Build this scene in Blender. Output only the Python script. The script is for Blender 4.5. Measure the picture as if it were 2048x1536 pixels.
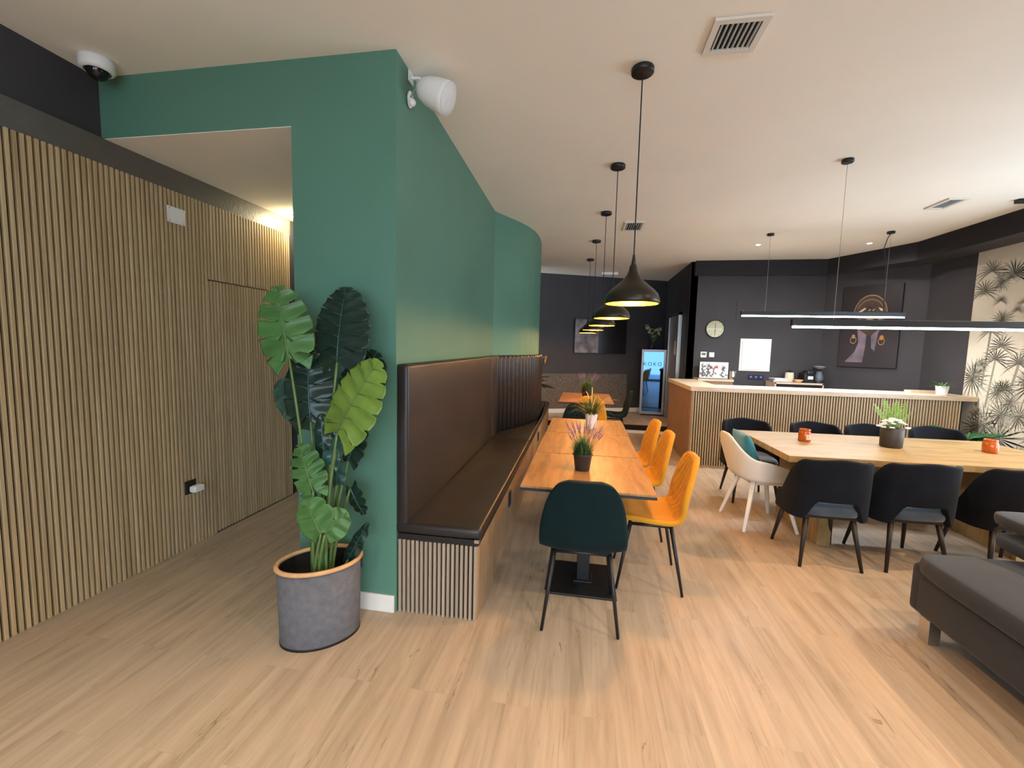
import bpy, bmesh, math, random
from mathutils import Vector, Matrix, Euler
PI = math.pi
rnd = random.Random(7)
for o in list(bpy.data.objects): bpy.data.objects.remove(o, do_unlink=True)
scn = bpy.context.scene
COL = scn.collection

# ------------------------------------------------------------------ camera
cam_d = bpy.data.cameras.new('camera'); cam = bpy.data.objects.new('camera', cam_d); COL.objects.link(cam)
PITCH, ROLL, YAW = 0.08876, 0.02357, -0.16645
fwd = Vector((math.sin(YAW)*math.cos(PITCH), math.cos(YAW)*math.cos(PITCH), -math.sin(PITCH)))
rgt = Vector((math.cos(YAW), -math.sin(YAW), 0)); upv = rgt.cross(fwd)
cx = rgt*math.cos(ROLL)+upv*math.sin(ROLL); cy = -rgt*math.sin(ROLL)+upv*math.cos(ROLL)
m = Matrix((cx, cy, -fwd)).transposed().to_4x4(); m.translation = Vector((0, 0, 1.55))
cam.matrix_world = m
cam_d.sensor_width = 36; cam_d.lens = 36*859/2048; cam_d.clip_start = .05; cam_d.clip_end = 200
scn.camera = cam
# ------------------------------------------------------------------ world, exposure
w = bpy.data.worlds.new('daylight'); scn.world = w; w.use_nodes = True
wn = w.node_tree; bg = wn.nodes['Background']
bg.inputs[0].default_value = (0.68, 0.84, 1.0, 1); bg.inputs[1].default_value = 3.0
vs = scn.view_settings
scn.display_settings.display_device = 'sRGB'
vs.view_transform = 'Standard'; vs.look = 'None'; vs.gamma = 1; vs.exposure = 1.5; vs.use_curve_mapping = False

def light(name, kind, loc, energy, color, size=.05, rot=(0,0,0), parent=None, sy=None, spot=None, blend=.5, portal=False):
    d = bpy.data.lights.new(name, kind); d.energy = energy; d.color = color
    if kind == 'AREA':
        d.size = size
        if sy: d.shape = 'RECTANGLE'; d.size_y = sy
        if portal: d.cycles.is_portal = True
    else: d.shadow_soft_size = size
    if kind == 'SPOT': d.spot_size = spot; d.spot_blend = blend
    o = bpy.data.objects.new(name, d); COL.objects.link(o); o.location = loc; o.rotation_euler = rot
    if parent: o.parent = parent
    return o
# windows of the street front (behind the camera): x0, x1, z0, z1
WINS = [(-1.9, -0.7, .9, 2.5), (-.3, 2.7, .05, 2.6), (2.95, 4.2, .35, 2.6)]
for (a, b, c, d) in WINS:
    light('window_portal', 'AREA', ((a+b)/2, -2.72, (c+d)/2), 1, (1,1,1), b-a, (PI/2, 0, PI), sy=d-c, portal=True)
# added right-wall window, out of view, to light the green side wall: y0, y1, z0, z1
ADDED_SWINS = [(2.5, 4.9, .35, 2.60)]
for (a, b, c, d) in ADDED_SWINS:
    light('window_portal', 'AREA', (4.71, (a+b)/2, (c+d)/2), 1, (1,1,1), d-c, (0, PI/2, 0), sy=b-a, portal=True)

# ------------------------------------------------------------------ helpers
class MB:
    def __init__(s): s.bm = bmesh.new()
    def box(s, c, d, rz=0, rx=0, ry=0):
        r = bmesh.ops.create_cube(s.bm, size=1)
        M = Matrix.Translation(c) @ Euler((rx, ry, rz)).to_matrix().to_4x4() @ Matrix.Diagonal((*d, 1))
        bmesh.ops.transform(s.bm, matrix=M, verts=r['verts']); return s
    def bb(s, x0, x1, y0, y1, z0, z1):
        return s.box(((x0+x1)/2, (y0+y1)/2, (z0+z1)/2), (x1-x0, y1-y0, z1-z0))
    def tube(s, pts, r, seg=10, cap=True):
        pts = [Vector(p) for p in pts]; n = len(pts)
        rs = r if isinstance(r, (list, tuple)) else [r]*n
        rings = []; ref = None
        for i, p in enumerate(pts):
            t = (pts[min(i+1, n-1)]-pts[max(i-1, 0)]).normalized()
            if ref is None: ref = Vector((0,0,1)) if abs(t.z) < .9 else Vector((1,0,0))
            a = (ref - t*ref.dot(t)).normalized(); ref = a; b = t.cross(a)
            rings.append([s.bm.verts.new(p + (a*math.cos(2*PI*k/seg)+b*math.sin(2*PI*k/seg))*rs[i]) for k in range(seg)])
        for i in range(n-1):
            for k in range(seg):
                s.bm.faces.new((rings[i][k], rings[i][(k+1)%seg], rings[i+1][(k+1)%seg], rings[i+1][k]))
        if cap: s.bm.faces.new(rings[0][::-1]); s.bm.faces.new(rings[-1])
        return s
    def cyl(s, p0, p1, r0, r1=None, seg=16): return s.tube([p0, p1], [r0, r0 if r1 is None else r1], seg)
    def lathe(s, prof, c=(0,0,0), seg=32, sx=1, sy=1, wob=None):
        c = Vector(c); rings = []
        for (r, z) in prof:
            if r < 1e-5: rings.append([s.bm.verts.new(c+Vector((0,0,z)))])
            else:
                rings.append([s.bm.verts.new(c+Vector((r*sx*math.cos(2*PI*k/seg), r*sy*math.sin(2*PI*k/seg), z+(wob(k, r, z) if wob else 0)))) for k in range(seg)])
        for a, b in zip(rings, rings[1:]):
            for k in range(seg):
                k2 = (k+1) % seg
                f = [a[k], a[k2], b[k2], b[k]] if len(a) > 1 and len(b) > 1 else ([a[0], b[k2], b[k]] if len(a) == 1 else [a[k], a[k2], b[0]])
                if len(a) == 1 and len(b) == 1: continue
                s.bm.faces.new(f)
        return s
    def grid(s, fn, nu, nv, closeu=False):
        V = [[s.bm.verts.new(fn(i/nu, j/nv)) for i in range(nu if closeu else nu+1)] for j in range(nv+1)]
        for j in range(nv):
            for i in range(nu):
                i2 = (i+1) % nu if closeu else i+1
                s.bm.faces.new((V[j][i], V[j][i2], V[j+1][i2], V[j+1][i]))
        return s
    def prism(s, pts, z0, z1):
        b = [s.bm.verts.new((x, y, z0)) for x, y in pts]; t = [s.bm.verts.new((x, y, z1)) for x, y in pts]
        n = len(pts); s.bm.faces.new(b[::-1]); s.bm.faces.new(t)
        for i in range(n): s.bm.faces.new((b[i], b[(i+1)%n], t[(i+1)%n], t[i]))
        return s
    def poly(s, pts):
        s.bm.faces.new([s.bm.verts.new(p) for p in pts]); return s
    def ball(s, c, r, sc=(1,1,1), seg=12):
        q = bmesh.ops.create_uvsphere(s.bm, u_segments=seg, v_segments=max(6, seg//2+2), radius=r)
        bmesh.ops.transform(s.bm, matrix=Matrix.Translation(c) @ Matrix.Diagonal((*sc, 1)), verts=q['verts']); return s
    def xf(s, M): bmesh.ops.transform(s.bm, matrix=M, verts=s.bm.verts); return s

def ob(name, mb, mat, parent=None, smooth=False, bevel=0, sub=0, solid=0, loc=None, rz=0, seg=2, soff=-1, kind=None):
    bmesh.ops.recalc_face_normals(mb.bm, faces=mb.bm.faces)
    me = bpy.data.meshes.new(name); mb.bm.to_mesh(me); mb.bm.free()
    o = bpy.data.objects.new(name, me); COL.objects.link(o)
    if mat: me.materials.append(mat)
    if smooth:
        for p in me.polygons: p.use_smooth = True
    if solid:
        d = o.modifiers.new('solid', 'SOLIDIFY'); d.thickness = solid; d.offset = soff
    if bevel:
        d = o.modifiers.new('bevel', 'BEVEL'); d.width = bevel; d.segments = seg; d.limit_method = 'ANGLE'; d.angle_limit = math.radians(40)
    if sub:
        d = o.modifiers.new('sub', 'SUBSURF'); d.levels = sub; d.render_levels = sub
    if parent: o.parent = parent
    if loc: o.location = loc
    if rz: o.rotation_euler = (0, 0, rz)
    if kind: o['kind'] = kind
    return o
def tag(o, label, cat, group=None, kind=None):
    o['label'] = label; o['category'] = cat
    if group: o['group'] = group
    if kind: o['kind'] = kind
    return o
def thing(name, label, cat, loc, rz=0, group=None):
    o = bpy.data.objects.new(name, None); COL.objects.link(o); o.empty_display_size = .1
    o.location = loc; o.rotation_euler = (0, 0, rz); return tag(o, label, cat, group)
def dup(root, loc, rz, label=None, group=None):
    def cp(o, par):
        c = o.copy(); COL.objects.link(c); c.parent = par
        for ch in list(o.children): cp(ch, c)
        return c
    r = cp(root, None); r.location = loc; r.rotation_euler = (0, 0, rz)
    if label: r['label'] = label
    if group: r['group'] = group
    return r
def struct(name, mb, mat, **k):
    o = ob(name, mb, mat, **k); o['kind'] = 'structure'; return o

# ------------------------------------------------------------------ materials
def mat(name, col, rough=.6, metal=0, emit=None, es=0, spec=.5, coat=0, sheen=0, trans=0, ior=1.45):
    m = bpy.data.materials.new(name); m.use_nodes = True; b = m.node_tree.nodes['Principled BSDF']
    b.inputs['Base Color'].default_value = (*col, 1); b.inputs['Roughness'].default_value = rough
    b.inputs['Metallic'].default_value = metal; b.inputs['Specular IOR Level'].default_value = spec
    b.inputs['Coat Weight'].default_value = coat; b.inputs['Sheen Weight'].default_value = sheen
    b.inputs['Transmission Weight'].default_value = trans; b.inputs['IOR'].default_value = ior
    if emit: b.inputs['Emission Color'].default_value = (*emit, 1); b.inputs['Emission Strength'].default_value = es
    return m
def nd(m, t, **k):
    n = m.node_tree.nodes.new(t)
    for a, v in k.items(): setattr(n, a, v)
    return n
def ln(m, a, b): m.node_tree.links.new(a, b)
def bsdf(m): return m.node_tree.nodes['Principled BSDF']
def coords(m, scale=(1,1,1), space='Object', rnd_off=True):
    tc = nd(m, 'ShaderNodeTexCoord'); mp = nd(m, 'ShaderNodeMapping'); mp.inputs['Scale'].default_value = scale
    src = tc.outputs[space]
    if rnd_off:
        oi = nd(m, 'ShaderNodeObjectInfo'); ml = nd(m, 'ShaderNodeMath', operation='MULTIPLY'); ml.inputs[1].default_value = 13.7
        va = nd(m, 'ShaderNodeVectorMath', operation='ADD'); ln(m, oi.outputs['Random'], ml.inputs[0])
        ln(m, src, va.inputs[0]); ln(m, ml.outputs[0], va.inputs[1]); src = va.outputs[0]
    ln(m, src, mp.inputs[0]); return mp.outputs[0]
def noise(m, vec, scale=5, detail=3, rough=.5, dist=0):
    n = nd(m, 'ShaderNodeTexNoise'); n.inputs['Scale'].default_value = scale; n.inputs['Detail'].default_value = detail
    n.inputs['Roughness'].default_value = rough; n.inputs['Distortion'].default_value = dist
    if vec: ln(m, vec, n.inputs['Vector'])
    return n
def ramp(m, fac, stops):
    r = nd(m, 'ShaderNodeValToRGB'); cr = r.color_ramp
    while len(cr.elements) < len(stops): cr.elements.new(.5)
    for e, (p, c) in zip(cr.elements, stops): e.position = p; e.color = (*c, 1)
    ln(m, fac, r.inputs[0]); return r.outputs[0]
def bump(m, h, strength=.2, dist=.01):
    b = nd(m, 'ShaderNodeBump'); b.inputs['Strength'].default_value = strength; b.inputs['Distance'].default_value = dist
    ln(m, h, b.inputs['Height']); ln(m, b.outputs[0], bsdf(m).inputs['Normal'])
def mix(m, f, a, b, bt='MIX'):
    n = nd(m, 'ShaderNodeMix', data_type='RGBA', blend_type=bt)
    for i, v in ((0, f), (6, a), (7, b)):
        if isinstance(v, (int, float)): n.inputs[i].default_value = v
        elif isinstance(v, tuple): n.inputs[i].default_value = (*v, 1)
        else: ln(m, v, n.inputs[i])
    return n.outputs[2]

def mottled(name, c, rough=.7, var=.12, scale=4, b=.05, bs=200, **k):
    m = mat(name, c, rough, **k); v = coords(m, rnd_off=False); n = noise(m, v, scale, 4)
    col = ramp(m, n.outputs[0], [(.3, tuple(x*(1-var) for x in c)), (.7, tuple(x*(1+var) for x in c))])
    ln(m, col, bsdf(m).inputs['Base Color'])
    if b: n2 = noise(m, v, bs, 2); bump(m, n2.outputs[0], b, .003)
    return m
def wood(name, c1, c2, c3, grain=(1,1,1), rough=.5, sc=6, knots=True, coat=0, spec=.4):
    m = mat(name, c2, rough, coat=coat, spec=spec); v = coords(m, grain)
    n = noise(m, v, sc, 6, .6, .6)
    col = ramp(m, n.outputs[0], [(.28, c1), (.5, c2), (.72, c3)])
    n2 = noise(m, v, sc*7, 3, .6)
    col = mix(m, .25, col, ramp(m, n2.outputs[0], [(.3, c1), (.7, c3)]))
    if knots:
        v2 = coords(m, tuple(g*.35+.25 for g in grain)); n3 = noise(m, v2, sc*.55, 2, .5, 1.0)
        col = mix(m, ramp(m, n3.outputs[0], [(.66, (0,0,0)), (.78, (.6,.6,.6))]), col, tuple(x*.45 for x in c1))
    ln(m, col, bsdf(m).inputs['Base Color']); bump(m, n2.outputs[0], .08, .002)
    return m

def floor_mat():
    m = mat('oak_vinyl_floor', (.5,.38,.25), .42, spec=.35)
    tc = nd(m, 'ShaderNodeTexCoord')
    mp = nd(m, 'ShaderNodeMapping'); mp.inputs['Rotation'].default_value = (0, 0, PI/2); ln(m, tc.outputs['Object'], mp.inputs[0])
    br = nd(m, 'ShaderNodeTexBrick'); br.offset = .37; br.squash = 1
    br.inputs['Scale'].default_value = 1; br.inputs['Brick Width'].default_value = 1.25; br.inputs['Row Height'].default_value = .18
    br.inputs['Mortar Size'].default_value = .0008; br.inputs['Mortar Smooth'].default_value = .6; br.inputs['Bias'].default_value = 0
    br.inputs['Color1'].default_value = (0,0,0,1); br.inputs['Color2'].default_value = (1,1,1,1); br.inputs['Mortar'].default_value = (.5,.5,.5,1)
    ln(m, mp.outputs[0], br.inputs['Vector'])
    sh = nd(m, 'ShaderNodeVectorMath', operation='MULTIPLY_ADD'); ln(m, br.outputs['Color'], sh.inputs[0])
    sh.inputs[1].default_value = (7.3, 4.1, 0); ln(m, tc.outputs['Object'], sh.inputs[2])
    mp2 = nd(m, 'ShaderNodeMapping'); mp2.inputs['Scale'].default_value = (9, .6, 1); ln(m, sh.outputs[0], mp2.inputs[0])
    n1 = noise(m, mp2.outputs[0], 1.6, 8, .62, .9)
    col = ramp(m, n1.outputs[0], [(.25, (.27,.205,.14)), (.45, (.39,.305,.22)), (.6, (.45,.355,.26)), (.8, (.51,.41,.305))])
    mp3 = nd(m, 'ShaderNodeMapping'); mp3.inputs['Scale'].default_value = (24, 1.1, 1); ln(m, sh.outputs[0], mp3.inputs[0])
    n2 = noise(m, mp3.outputs[0], 1.5, 5, .6, 1.6)
    streak = ramp(m, n2.outputs[0], [(.58, (0,0,0)), (.72, (.6,.6,.6))])
    col = mix(m, streak, col, (.26,.18,.11))
    mp4 = nd(m, 'ShaderNodeMapping'); mp4.inputs['Scale'].default_value = (9, 3.2, 1); ln(m, sh.outputs[0], mp4.inputs[0])
    n3 = noise(m, mp4.outputs[0], 1.1, 3, .5, .8)
    kn = ramp(m, n3.outputs[0], [(.71, (0,0,0)), (.82, (.7,.7,.7))])
    col = mix(m, kn, col, (.17,.115,.075))
    mp5 = nd(m, 'ShaderNodeMapping'); mp5.inputs['Scale'].default_value = (7, .55, 1); ln(m, sh.outputs[0], mp5.inputs[0])
    n5 = noise(m, mp5.outputs[0], 1.3, 4, .6, 1.2)
    crack = ramp(m, n5.outputs[0], [(.492, (0,0,0)), (.50, (.9,.9,.9)), (.508, (0,0,0))])
    n6 = noise(m, mp4.outputs[0], .8, 2, .5)
    cm = ramp(m, n6.outputs[0], [(.52, (0,0,0)), (.62, (1,1,1))])
    col = mix(m, mix(m, 1.0, crack, cm, 'MULTIPLY'), col, (.15,.10,.065))
    tone = nd(m, 'ShaderNodeMapRange'); tone.inputs[3].default_value = .0; tone.inputs[4].default_value = .16
    ln(m, br.outputs['Color'], tone.inputs[0])
    col = mix(m, tone.outputs[0], col, (.40,.29,.19))
    col = mix(m, mix(m, .5, br.outputs['Fac'], (0,0,0)), col, (.33,.25,.17))
    ln(m, col, bsdf(m).inputs['Base Color'])
    n4 = noise(m, mp2.outputs[0], 12, 3); bump(m, n4.outputs[0], .05, .002)
    return m

M = {}
M['floor'] = floor_mat()
M['ceil'] = mottled('ceiling_paint', (.88,.82,.72), .9, .02, 1.5, .04, 60)
M['green'] = mottled('green_paint', (.098,.225,.165), .5, .04, 2, .05, 90, spec=.35)
M['black'] = mottled('charcoal_paint', (.052,.048,.052), .6, .08, 2, .05, 120, spec=.3)
M['stucco'] = mottled('dark_textured_plaster', (.11,.10,.085), .45, .1, 6, .8, 45)
M['white'] = mottled('white_gloss', (.78,.76,.72), .4, .02, 2, 0)
M['wplastic'] = mat('white_plastic', (.82,.81,.79), .3)
M['slat'] = wood('oak_slats', (.30,.20,.10), (.49,.35,.19), (.62,.48,.28), (34,34,.7), .5, 1.0, False)
M['slat2'] = wood('counter_oak_slats', (.36,.26,.15), (.50,.37,.23), (.62,.48,.31), (34,34,.7), .5, 1.0, False)
M['slat3'] = wood('grey_oak_slats', (.26,.20,.14), (.36,.285,.21), (.46,.375,.29), (34,34,.7), .5, 1.0, False)
M['slat4'] = wood('brown_oak_slats', (.24,.14,.07), (.34,.21,.11), (.43,.28,.16), (34,34,.7), .5, 1.0, False)
M['ventw'] = mat('vent_enamel', (.72,.67,.60), .45)
M['fridgef'] = mat('fridge_frame_metal', (.24,.24,.26), .4, .9)
M['felt'] = mat('black_felt_backing', (.012,.010,.009), .95)
M['table'] = wood('honey_oak_laminate', (.17,.085,.03), (.33,.18,.07), (.42,.255,.11), (9,1,1), .42, 2.6, True)
M['table2'] = wood('oak_table_laminate', (.21,.13,.05), (.40,.265,.11), (.50,.35,.165), (1,9,1), .42, 2.4, True)
M['tbrown'] = wood('walnut_laminate', (.20,.10,.05), (.30,.16,.085), (.37,.21,.12), (7,1,1), .4, 2, True)
M['ctop'] = wood('counter_top_laminate', (.52,.38,.26), (.66,.51,.37), (.74,.60,.46), (1,9,4), .4, 2, False)
M['cside'] = wood('counter_side_laminate', (.22,.125,.07), (.30,.18,.10), (.36,.22,.13), (20,20,.8), .5, 1.5, False)
M['bmetal'] = mat('black_powder_coat', (.012,.012,.013), .4)
M['leather'] = mottled('dark_leatherette', (.023,.018,.017), .38, .12, 3, .12, 260, spec=.5)
M['orange'] = mottled('mustard_velvet', (.58,.27,.022), .8, .08, 8, .15, 400, sheen=.08, spec=.15)
M['dgreen'] = mottled('bottle_green_velvet', (.003,.013,.015), .8, .12, 8, .15, 400, sheen=.03, spec=.15)
M['navy'] = mottled('midnight_blue_velvet', (.0065,.0075,.011), .85, .2, 7, .15, 400, sheen=.03, spec=.15)
M['navyseat'] = mottled('blue_grey_velvet', (.045,.062,.085), .85, .3, 12, .15, 400, sheen=.4, spec=.2)
M['dwood'] = mat('black_stained_wood', (.018,.013,.011), .45)
M['sofa'] = mottled('grey_upholstery', (.031,.036,.046), .85, .1, 3, .3, 500, sheen=.12, spec=.2)
M['chrome'] = mat('brushed_metal', (.55,.53,.50), .3, 1)
M['mirror'] = mat('reflective_glass', (.05,.11,.22), .03, 1)
M['shell'] = mat('cream_moulded_plastic', (.78,.74,.68), .4)
M['teal'] = mottled('teal_cushion_fabric', (.015,.15,.19), .8, .1, 10, .2, 300, sheen=.3)
M['basket'] = mottled('grey_felt_basket', (.125,.125,.14), .95, .15, 30, .4, 600)
M['bamboo'] = wood('bamboo_rim', (.50,.27,.12), (.62,.36,.17), (.68,.42,.22), (3,3,3), .45, 3, False)
M['soil'] = mottled('dark_soil', (.012,.010,.008), .95, .3, 30, .5, 90)
M['gold'] = mat('golden_lamp_lining', (.80,.36,.04), .45, .5)
M['bulb'] = mat('warm_bulb', (1,.8,.5), .4, emit=(1.0,.66,.22), es=45)
M['shade'] = mat('black_bronze_lamp_metal', (.035,.030,.022), .33, .6)
M['led'] = mat('led_diffuser', (1,1,1), .4, emit=(.93,.96,1.0), es=9)
M['spot'] = mat('spot_diffuser', (1,1,1), .4, emit=(.95,.95,1.0), es=30)
M['cable'] = mat('black_cable', (.01,.01,.01), .5)
M['wire'] = mat('steel_wire', (.35,.33,.30), .4, .6)
M['wain'] = mottled('speckled_grey_panel', (.12,.098,.082), .7, .45, 38, .1, 200)
M['amber'] = mat('amber_glass', (.42,.085,.006), .08, spec=.6, emit=None)
M['paper'] = mat('label_paper', (.72,.50,.36), .7)
M['wax'] = mat('candle_wax', (.8,.62,.42), .6)
M['potdark'] = mottled('dark_plastic_pot', (.040,.030,.024), .5, .1, 8, .05)
M['potwhite'] = mottled('white_glazed_pot', (.76,.73,.70), .35, .04, 12, .05)
M['glassw'] = mat('window_glass', (1,1,1), 0, trans=1)
def leafm(name, c, rough=.38, k=.0): return mottled(name, c, rough, .22, 9, .12, 60, spec=.5)
M['leaf1'] = leafm('mid_green_leaf', (.060,.16,.042))
M['leaf2'] = leafm('dark_green_leaf', (.010,.030,.022), .28)
M['leaf3'] = leafm('lime_green_leaf', (.16,.26,.042))
M['leaf4'] = leafm('blue_green_leaf', (.030,.085,.065), .28)
M['stem'] = leafm('plant_stem', (.11,.18,.055), .5)
M['grass'] = leafm('grass_blade', (.075,.11,.028), .6)
M['straw'] = leafm('straw_blade', (.75,.52,.22), .6)
M['lav'] = mottled('lavender_bloom', (.24,.12,.23), .8, .3, 60, 0)
M['lavg'] = leafm('lavender_leaf', (.075,.14,.035), .6)
M['fern'] = leafm('fern_green', (.17,.34,.045), .5)
M['petal'] = mottled('white_petal', (.80,.80,.74), .7, .05, 20, 0)
M['mural'] = mottled('cream_wallpaper', (.64,.57,.46), .8, .14, 1.3, .03, 80)
M['print1'] = mat('grey_green_print', (.20,.20,.15), .8)
M['print2'] = mat('pale_grey_print', (.42,.39,.31), .8)
M['print3'] = mat('mid_grey_print', (.29,.28,.22), .8)

# ================================================================== SETTING
ZC = 3.06
struct('floor', MB().bb(-4.2, 5.6, -2.9, 10.9, -.12, 0), M['floor'])
struct('ceiling', MB().bb(-4.2, 5.6, -2.9, 10.9, ZC, ZC+.12), M['ceil'])
# left wall
struct('wall_left', MB().bb(-3.05, -2.88, -2.9, 4.1, 0, ZC), M['black'])
struct('trim_1', MB().bb(-2.88, -2.855, -2.7, 3.84, 2.56, 2.715), M['stucco'])
def slats(mb, n, pitch, wd, dp, f):     # f(s) gives (x, y, rz) along a run
    pass
mb = MB()
y = -.2; i = 0
while y < 3.81:
    if not (2.86 < y < 3.80): mb.bb(-2.862, -2.842, y, y+.0175, .0, 2.56)
    else:
        mb.bb(-2.862, -2.842, y, y+.0175, 1.998, 2.56)
    y += .030
sl = struct('wall_panelling', mb, M['slat'], bevel=.0015, seg=1)
struct('backing_felt', MB().bb(-2.88, -2.862, -.2, 3.83, 0, 2.56), M['felt'], parent=sl)
mb = MB(); y = 2.875
while y < 3.78: mb.bb(-2.866, -2.846, y, y+.0175, .012, 1.992); y += .030
dr = struct('door_1', mb, M['slat'], bevel=.0015, seg=1)
# rear end of corridor
struct('wall_corridor', MB().bb(-3.05, -1.6, 4.0, 4.1, 0, ZC), M['black'])
d2 = struct('door_2', MB().bb(-2.78, -1.98, 3.97, 3.998, 0.005, 2.0), M['white'])
struct('door_frame', MB().bb(-2.85, -2.78, 3.955, 4.0, 0, 2.07).bb(-1.98, -1.91, 3.955, 4.0, 0, 2.07).bb(-2.85, -1.91, 3.955, 4.0, 2.0, 2.07), M['white'], parent=d2, bevel=.004)
# green column, lintel and curved partition
green_pts = [(-1.63, 2.22), (-1.02, 2.22), (-1.035, 3.0), (-1.05, 4.0), (-1.062, 4.9), (-.98, 5.07), (-.89, 5.25), (-.815, 5.42), (-.755, 5.59), (-.71, 5.78), (-.686, 5.97), (-.680, 6.2), (-.69, 6.45), (-.73, 6.75), (-.80, 7.05), (-.92, 7.35), (-1.08, 7.62), (-1.3, 7.86), (-1.63, 8.0)]
struct('wall_partition', MB().prism(green_pts, 0, ZC), M['green'])
struct('wall_lintel', MB().bb(-2.88, -1.63, 2.22, 2.235, 2.717, ZC), M['green'])
struct('ceiling_corridor', MB().bb(-2.88, -1.63, 2.22, 4.0, 2.713, 2.7165), M['ceil'])
struct('baseboard_column', MB().bb(-1.63, -1.03, 2.205, 2.22, 0, .10), M['white'], bevel=.003)
# far wall
def wallrun(name, pts, th, z0, z1, m, side=1, **k):
    mb = MB()
    a = [Vector(p) for p in pts]; out = []
    for i, p in enumerate(a):
        ds = []
        if i > 0: ds.append((a[i]-a[i-1]).normalized())
        if i < len(a)-1: ds.append((a[i+1]-a[i]).normalized())
        nn = Vector((0, 0))
        for d in ds: nn += Vector((d.y, -d.x))
        nn.normalize(); c = nn.dot(Vector((ds[0].y, -ds[0].x)))
        out.append(p + nn*th*side/c)
    n = len(a)
    for i in range(n-1):
        mb.prism([tuple(a[i]), tuple(a[i+1]), tuple(out[i+1]), tuple(out[i])], z0, z1)
    return struct(name, mb, m, **k)
FW0, FW1 = (-4.0, 7.66), (1.75, 10.14)
wallrun('wall_far', [FW0, FW1], .12, 0, ZC, M['black'], side=-1)
fd = (Vector(FW1)-Vector(FW0)).normalized(); fn_ = Vector((fd.y, -fd.x))
def onfar(x, off=0):
    t = (x-FW0[0])/fd.x; p = Vector(FW0)+fd*t+fn_*off; return p
FA = math.atan2(fd.y, fd.x)
p0, p1 = onfar(-2.2, .0), onfar(.93, .0)
wallrun('wall_panel_far', [tuple(p0), tuple(p1)], .02, .24, .985, M['wain'])
wallrun('baseboard_far', [tuple(onfar(-2.2)), tuple(onfar(1.72))], .015, .14, .235, M['white'])
struct('wall_recess', MB().bb(1.75, 1.87, 7.95, 10.2, 0, ZC), M['black'])
wallrun('wall_back', [(1.752, 7.95), (3.87, 7.95), (4.72, 7.0)], .12, 0, ZC, M['black'], side=-1)
mb = MB(); ys = -2.72
for (a, b, c, d) in ADDED_SWINS:
    mb.bb(4.72, 4.86, ys, a, 0, ZC); mb.bb(4.72, 4.86, a, b, 0, c); mb.bb(4.72, 4.86, a, b, d, ZC); ys = b
mb.bb(4.72, 4.86, ys, 7.0, 0, ZC)
struct('wall_right', mb, M['black'])
for k, (a, b, c, d) in enumerate(ADDED_SWINS):
    mb = MB(); f = .05
    mb.bb(4.76, 4.82, a, b, c, c+f).bb(4.76, 4.82, a, b, d-f, d).bb(4.76, 4.82, a, a+f, c, d).bb(4.76, 4.82, b-f, b, c, d).bb(4.76, 4.82, (a+b)/2-f/2, (a+b)/2+f/2, c, d)
    struct('window_%d' % (k+4), mb, M['bmetal'])  # frame of the added side window, out of view
mur = struct('wall_mural', MB().bb(4.712, 4.72, 5.03, 6.265, .0, 2.96), M['mural'])
wallrun('trim_2', [(1.80, 7.85), (3.80, 7.81), (4.33, 6.70), (4.35, -2.7)], .105, 2.82, ZC, M['black'], side=-1)
mb = MB().prism([(1.80, 7.85), (3.80, 7.81), (4.33, 6.70), (4.35, -2.7), (4.72, -2.7), (4.72, 7.0), (3.87, 7.95), (1.80, 7.95)], 2.821, ZC-.002)
struct('trim_3', mb, M['black'])
# raised rear platform
pf = struct('floor_platform', MB().prism([(-2.4, 8.12), (1.75, 8.12), (1.75, 10.1), (-2.4, 8.32)], 0, .138), M['floor'])
struct('step_nosing', MB().bb(-2.4, 1.75, 8.09, 8.16, .055, .142), M['felt'], parent=pf)
struct('riser_strip', MB().bb(-2.4, 1.75, 8.095, 8.12, 0, .055), M['white'], parent=pf)
# door in recess wall
d3 = struct('door_3', MB().bb(1.70, 1.73, 8.50, 9.33, .145, 2.20), mottled('grey_door', (.22,.20,.20), .4, .05, 3, 0))
struct('door_frame', MB().bb(1.68, 1.75, 8.43, 8.50, .14, 2.25).bb(1.68, 1.75, 9.33, 9.40, .14, 2.25).bb(1.68, 1.75, 8.43, 9.40, 2.19, 2.25), M['chrome'], parent=d3, bevel=.004)
struct('door_plate', MB().bb(1.693, 1.70, 8.62, 8.74, 1.45, 1.72), M['white'], parent=d3)
# front wall with windows (behind the viewpoint)
mb = MB(); xs = -3.05
for (a, b, c, d) in WINS:
    mb.bb(xs, a, -2.88, -2.72, 0, ZC); mb.bb(a, b, -2.88, -2.72, 0, c); mb.bb(a, b, -2.88, -2.72, d, ZC); xs = b
mb.bb(xs, 4.86, -2.88, -2.72, 0, ZC)
struct('wall_front', mb, M['black'])
for k, (a, b, c, d) in enumerate(WINS):
    mb = MB(); f = .05
    mb.bb(a, b, -2.83, -2.77, c, c+f).bb(a, b, -2.83, -2.77, d-f, d).bb(a, a+f, -2.83, -2.77, c, d).bb(b-f, b, -2.83, -2.77, c, d).bb((a+b)/2-f/2, (a+b)/2+f/2, -2.83, -2.77, c, d)
    struct('window_%d' % (k+1), mb, M['bmetal'])
# pavement outside
struct('floor_outside', MB().bb(-8, 9, -9, -2.9, -.14, -.02), mottled('pavement', (.35,.34,.33), .8, .1, 3, .1))

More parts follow.
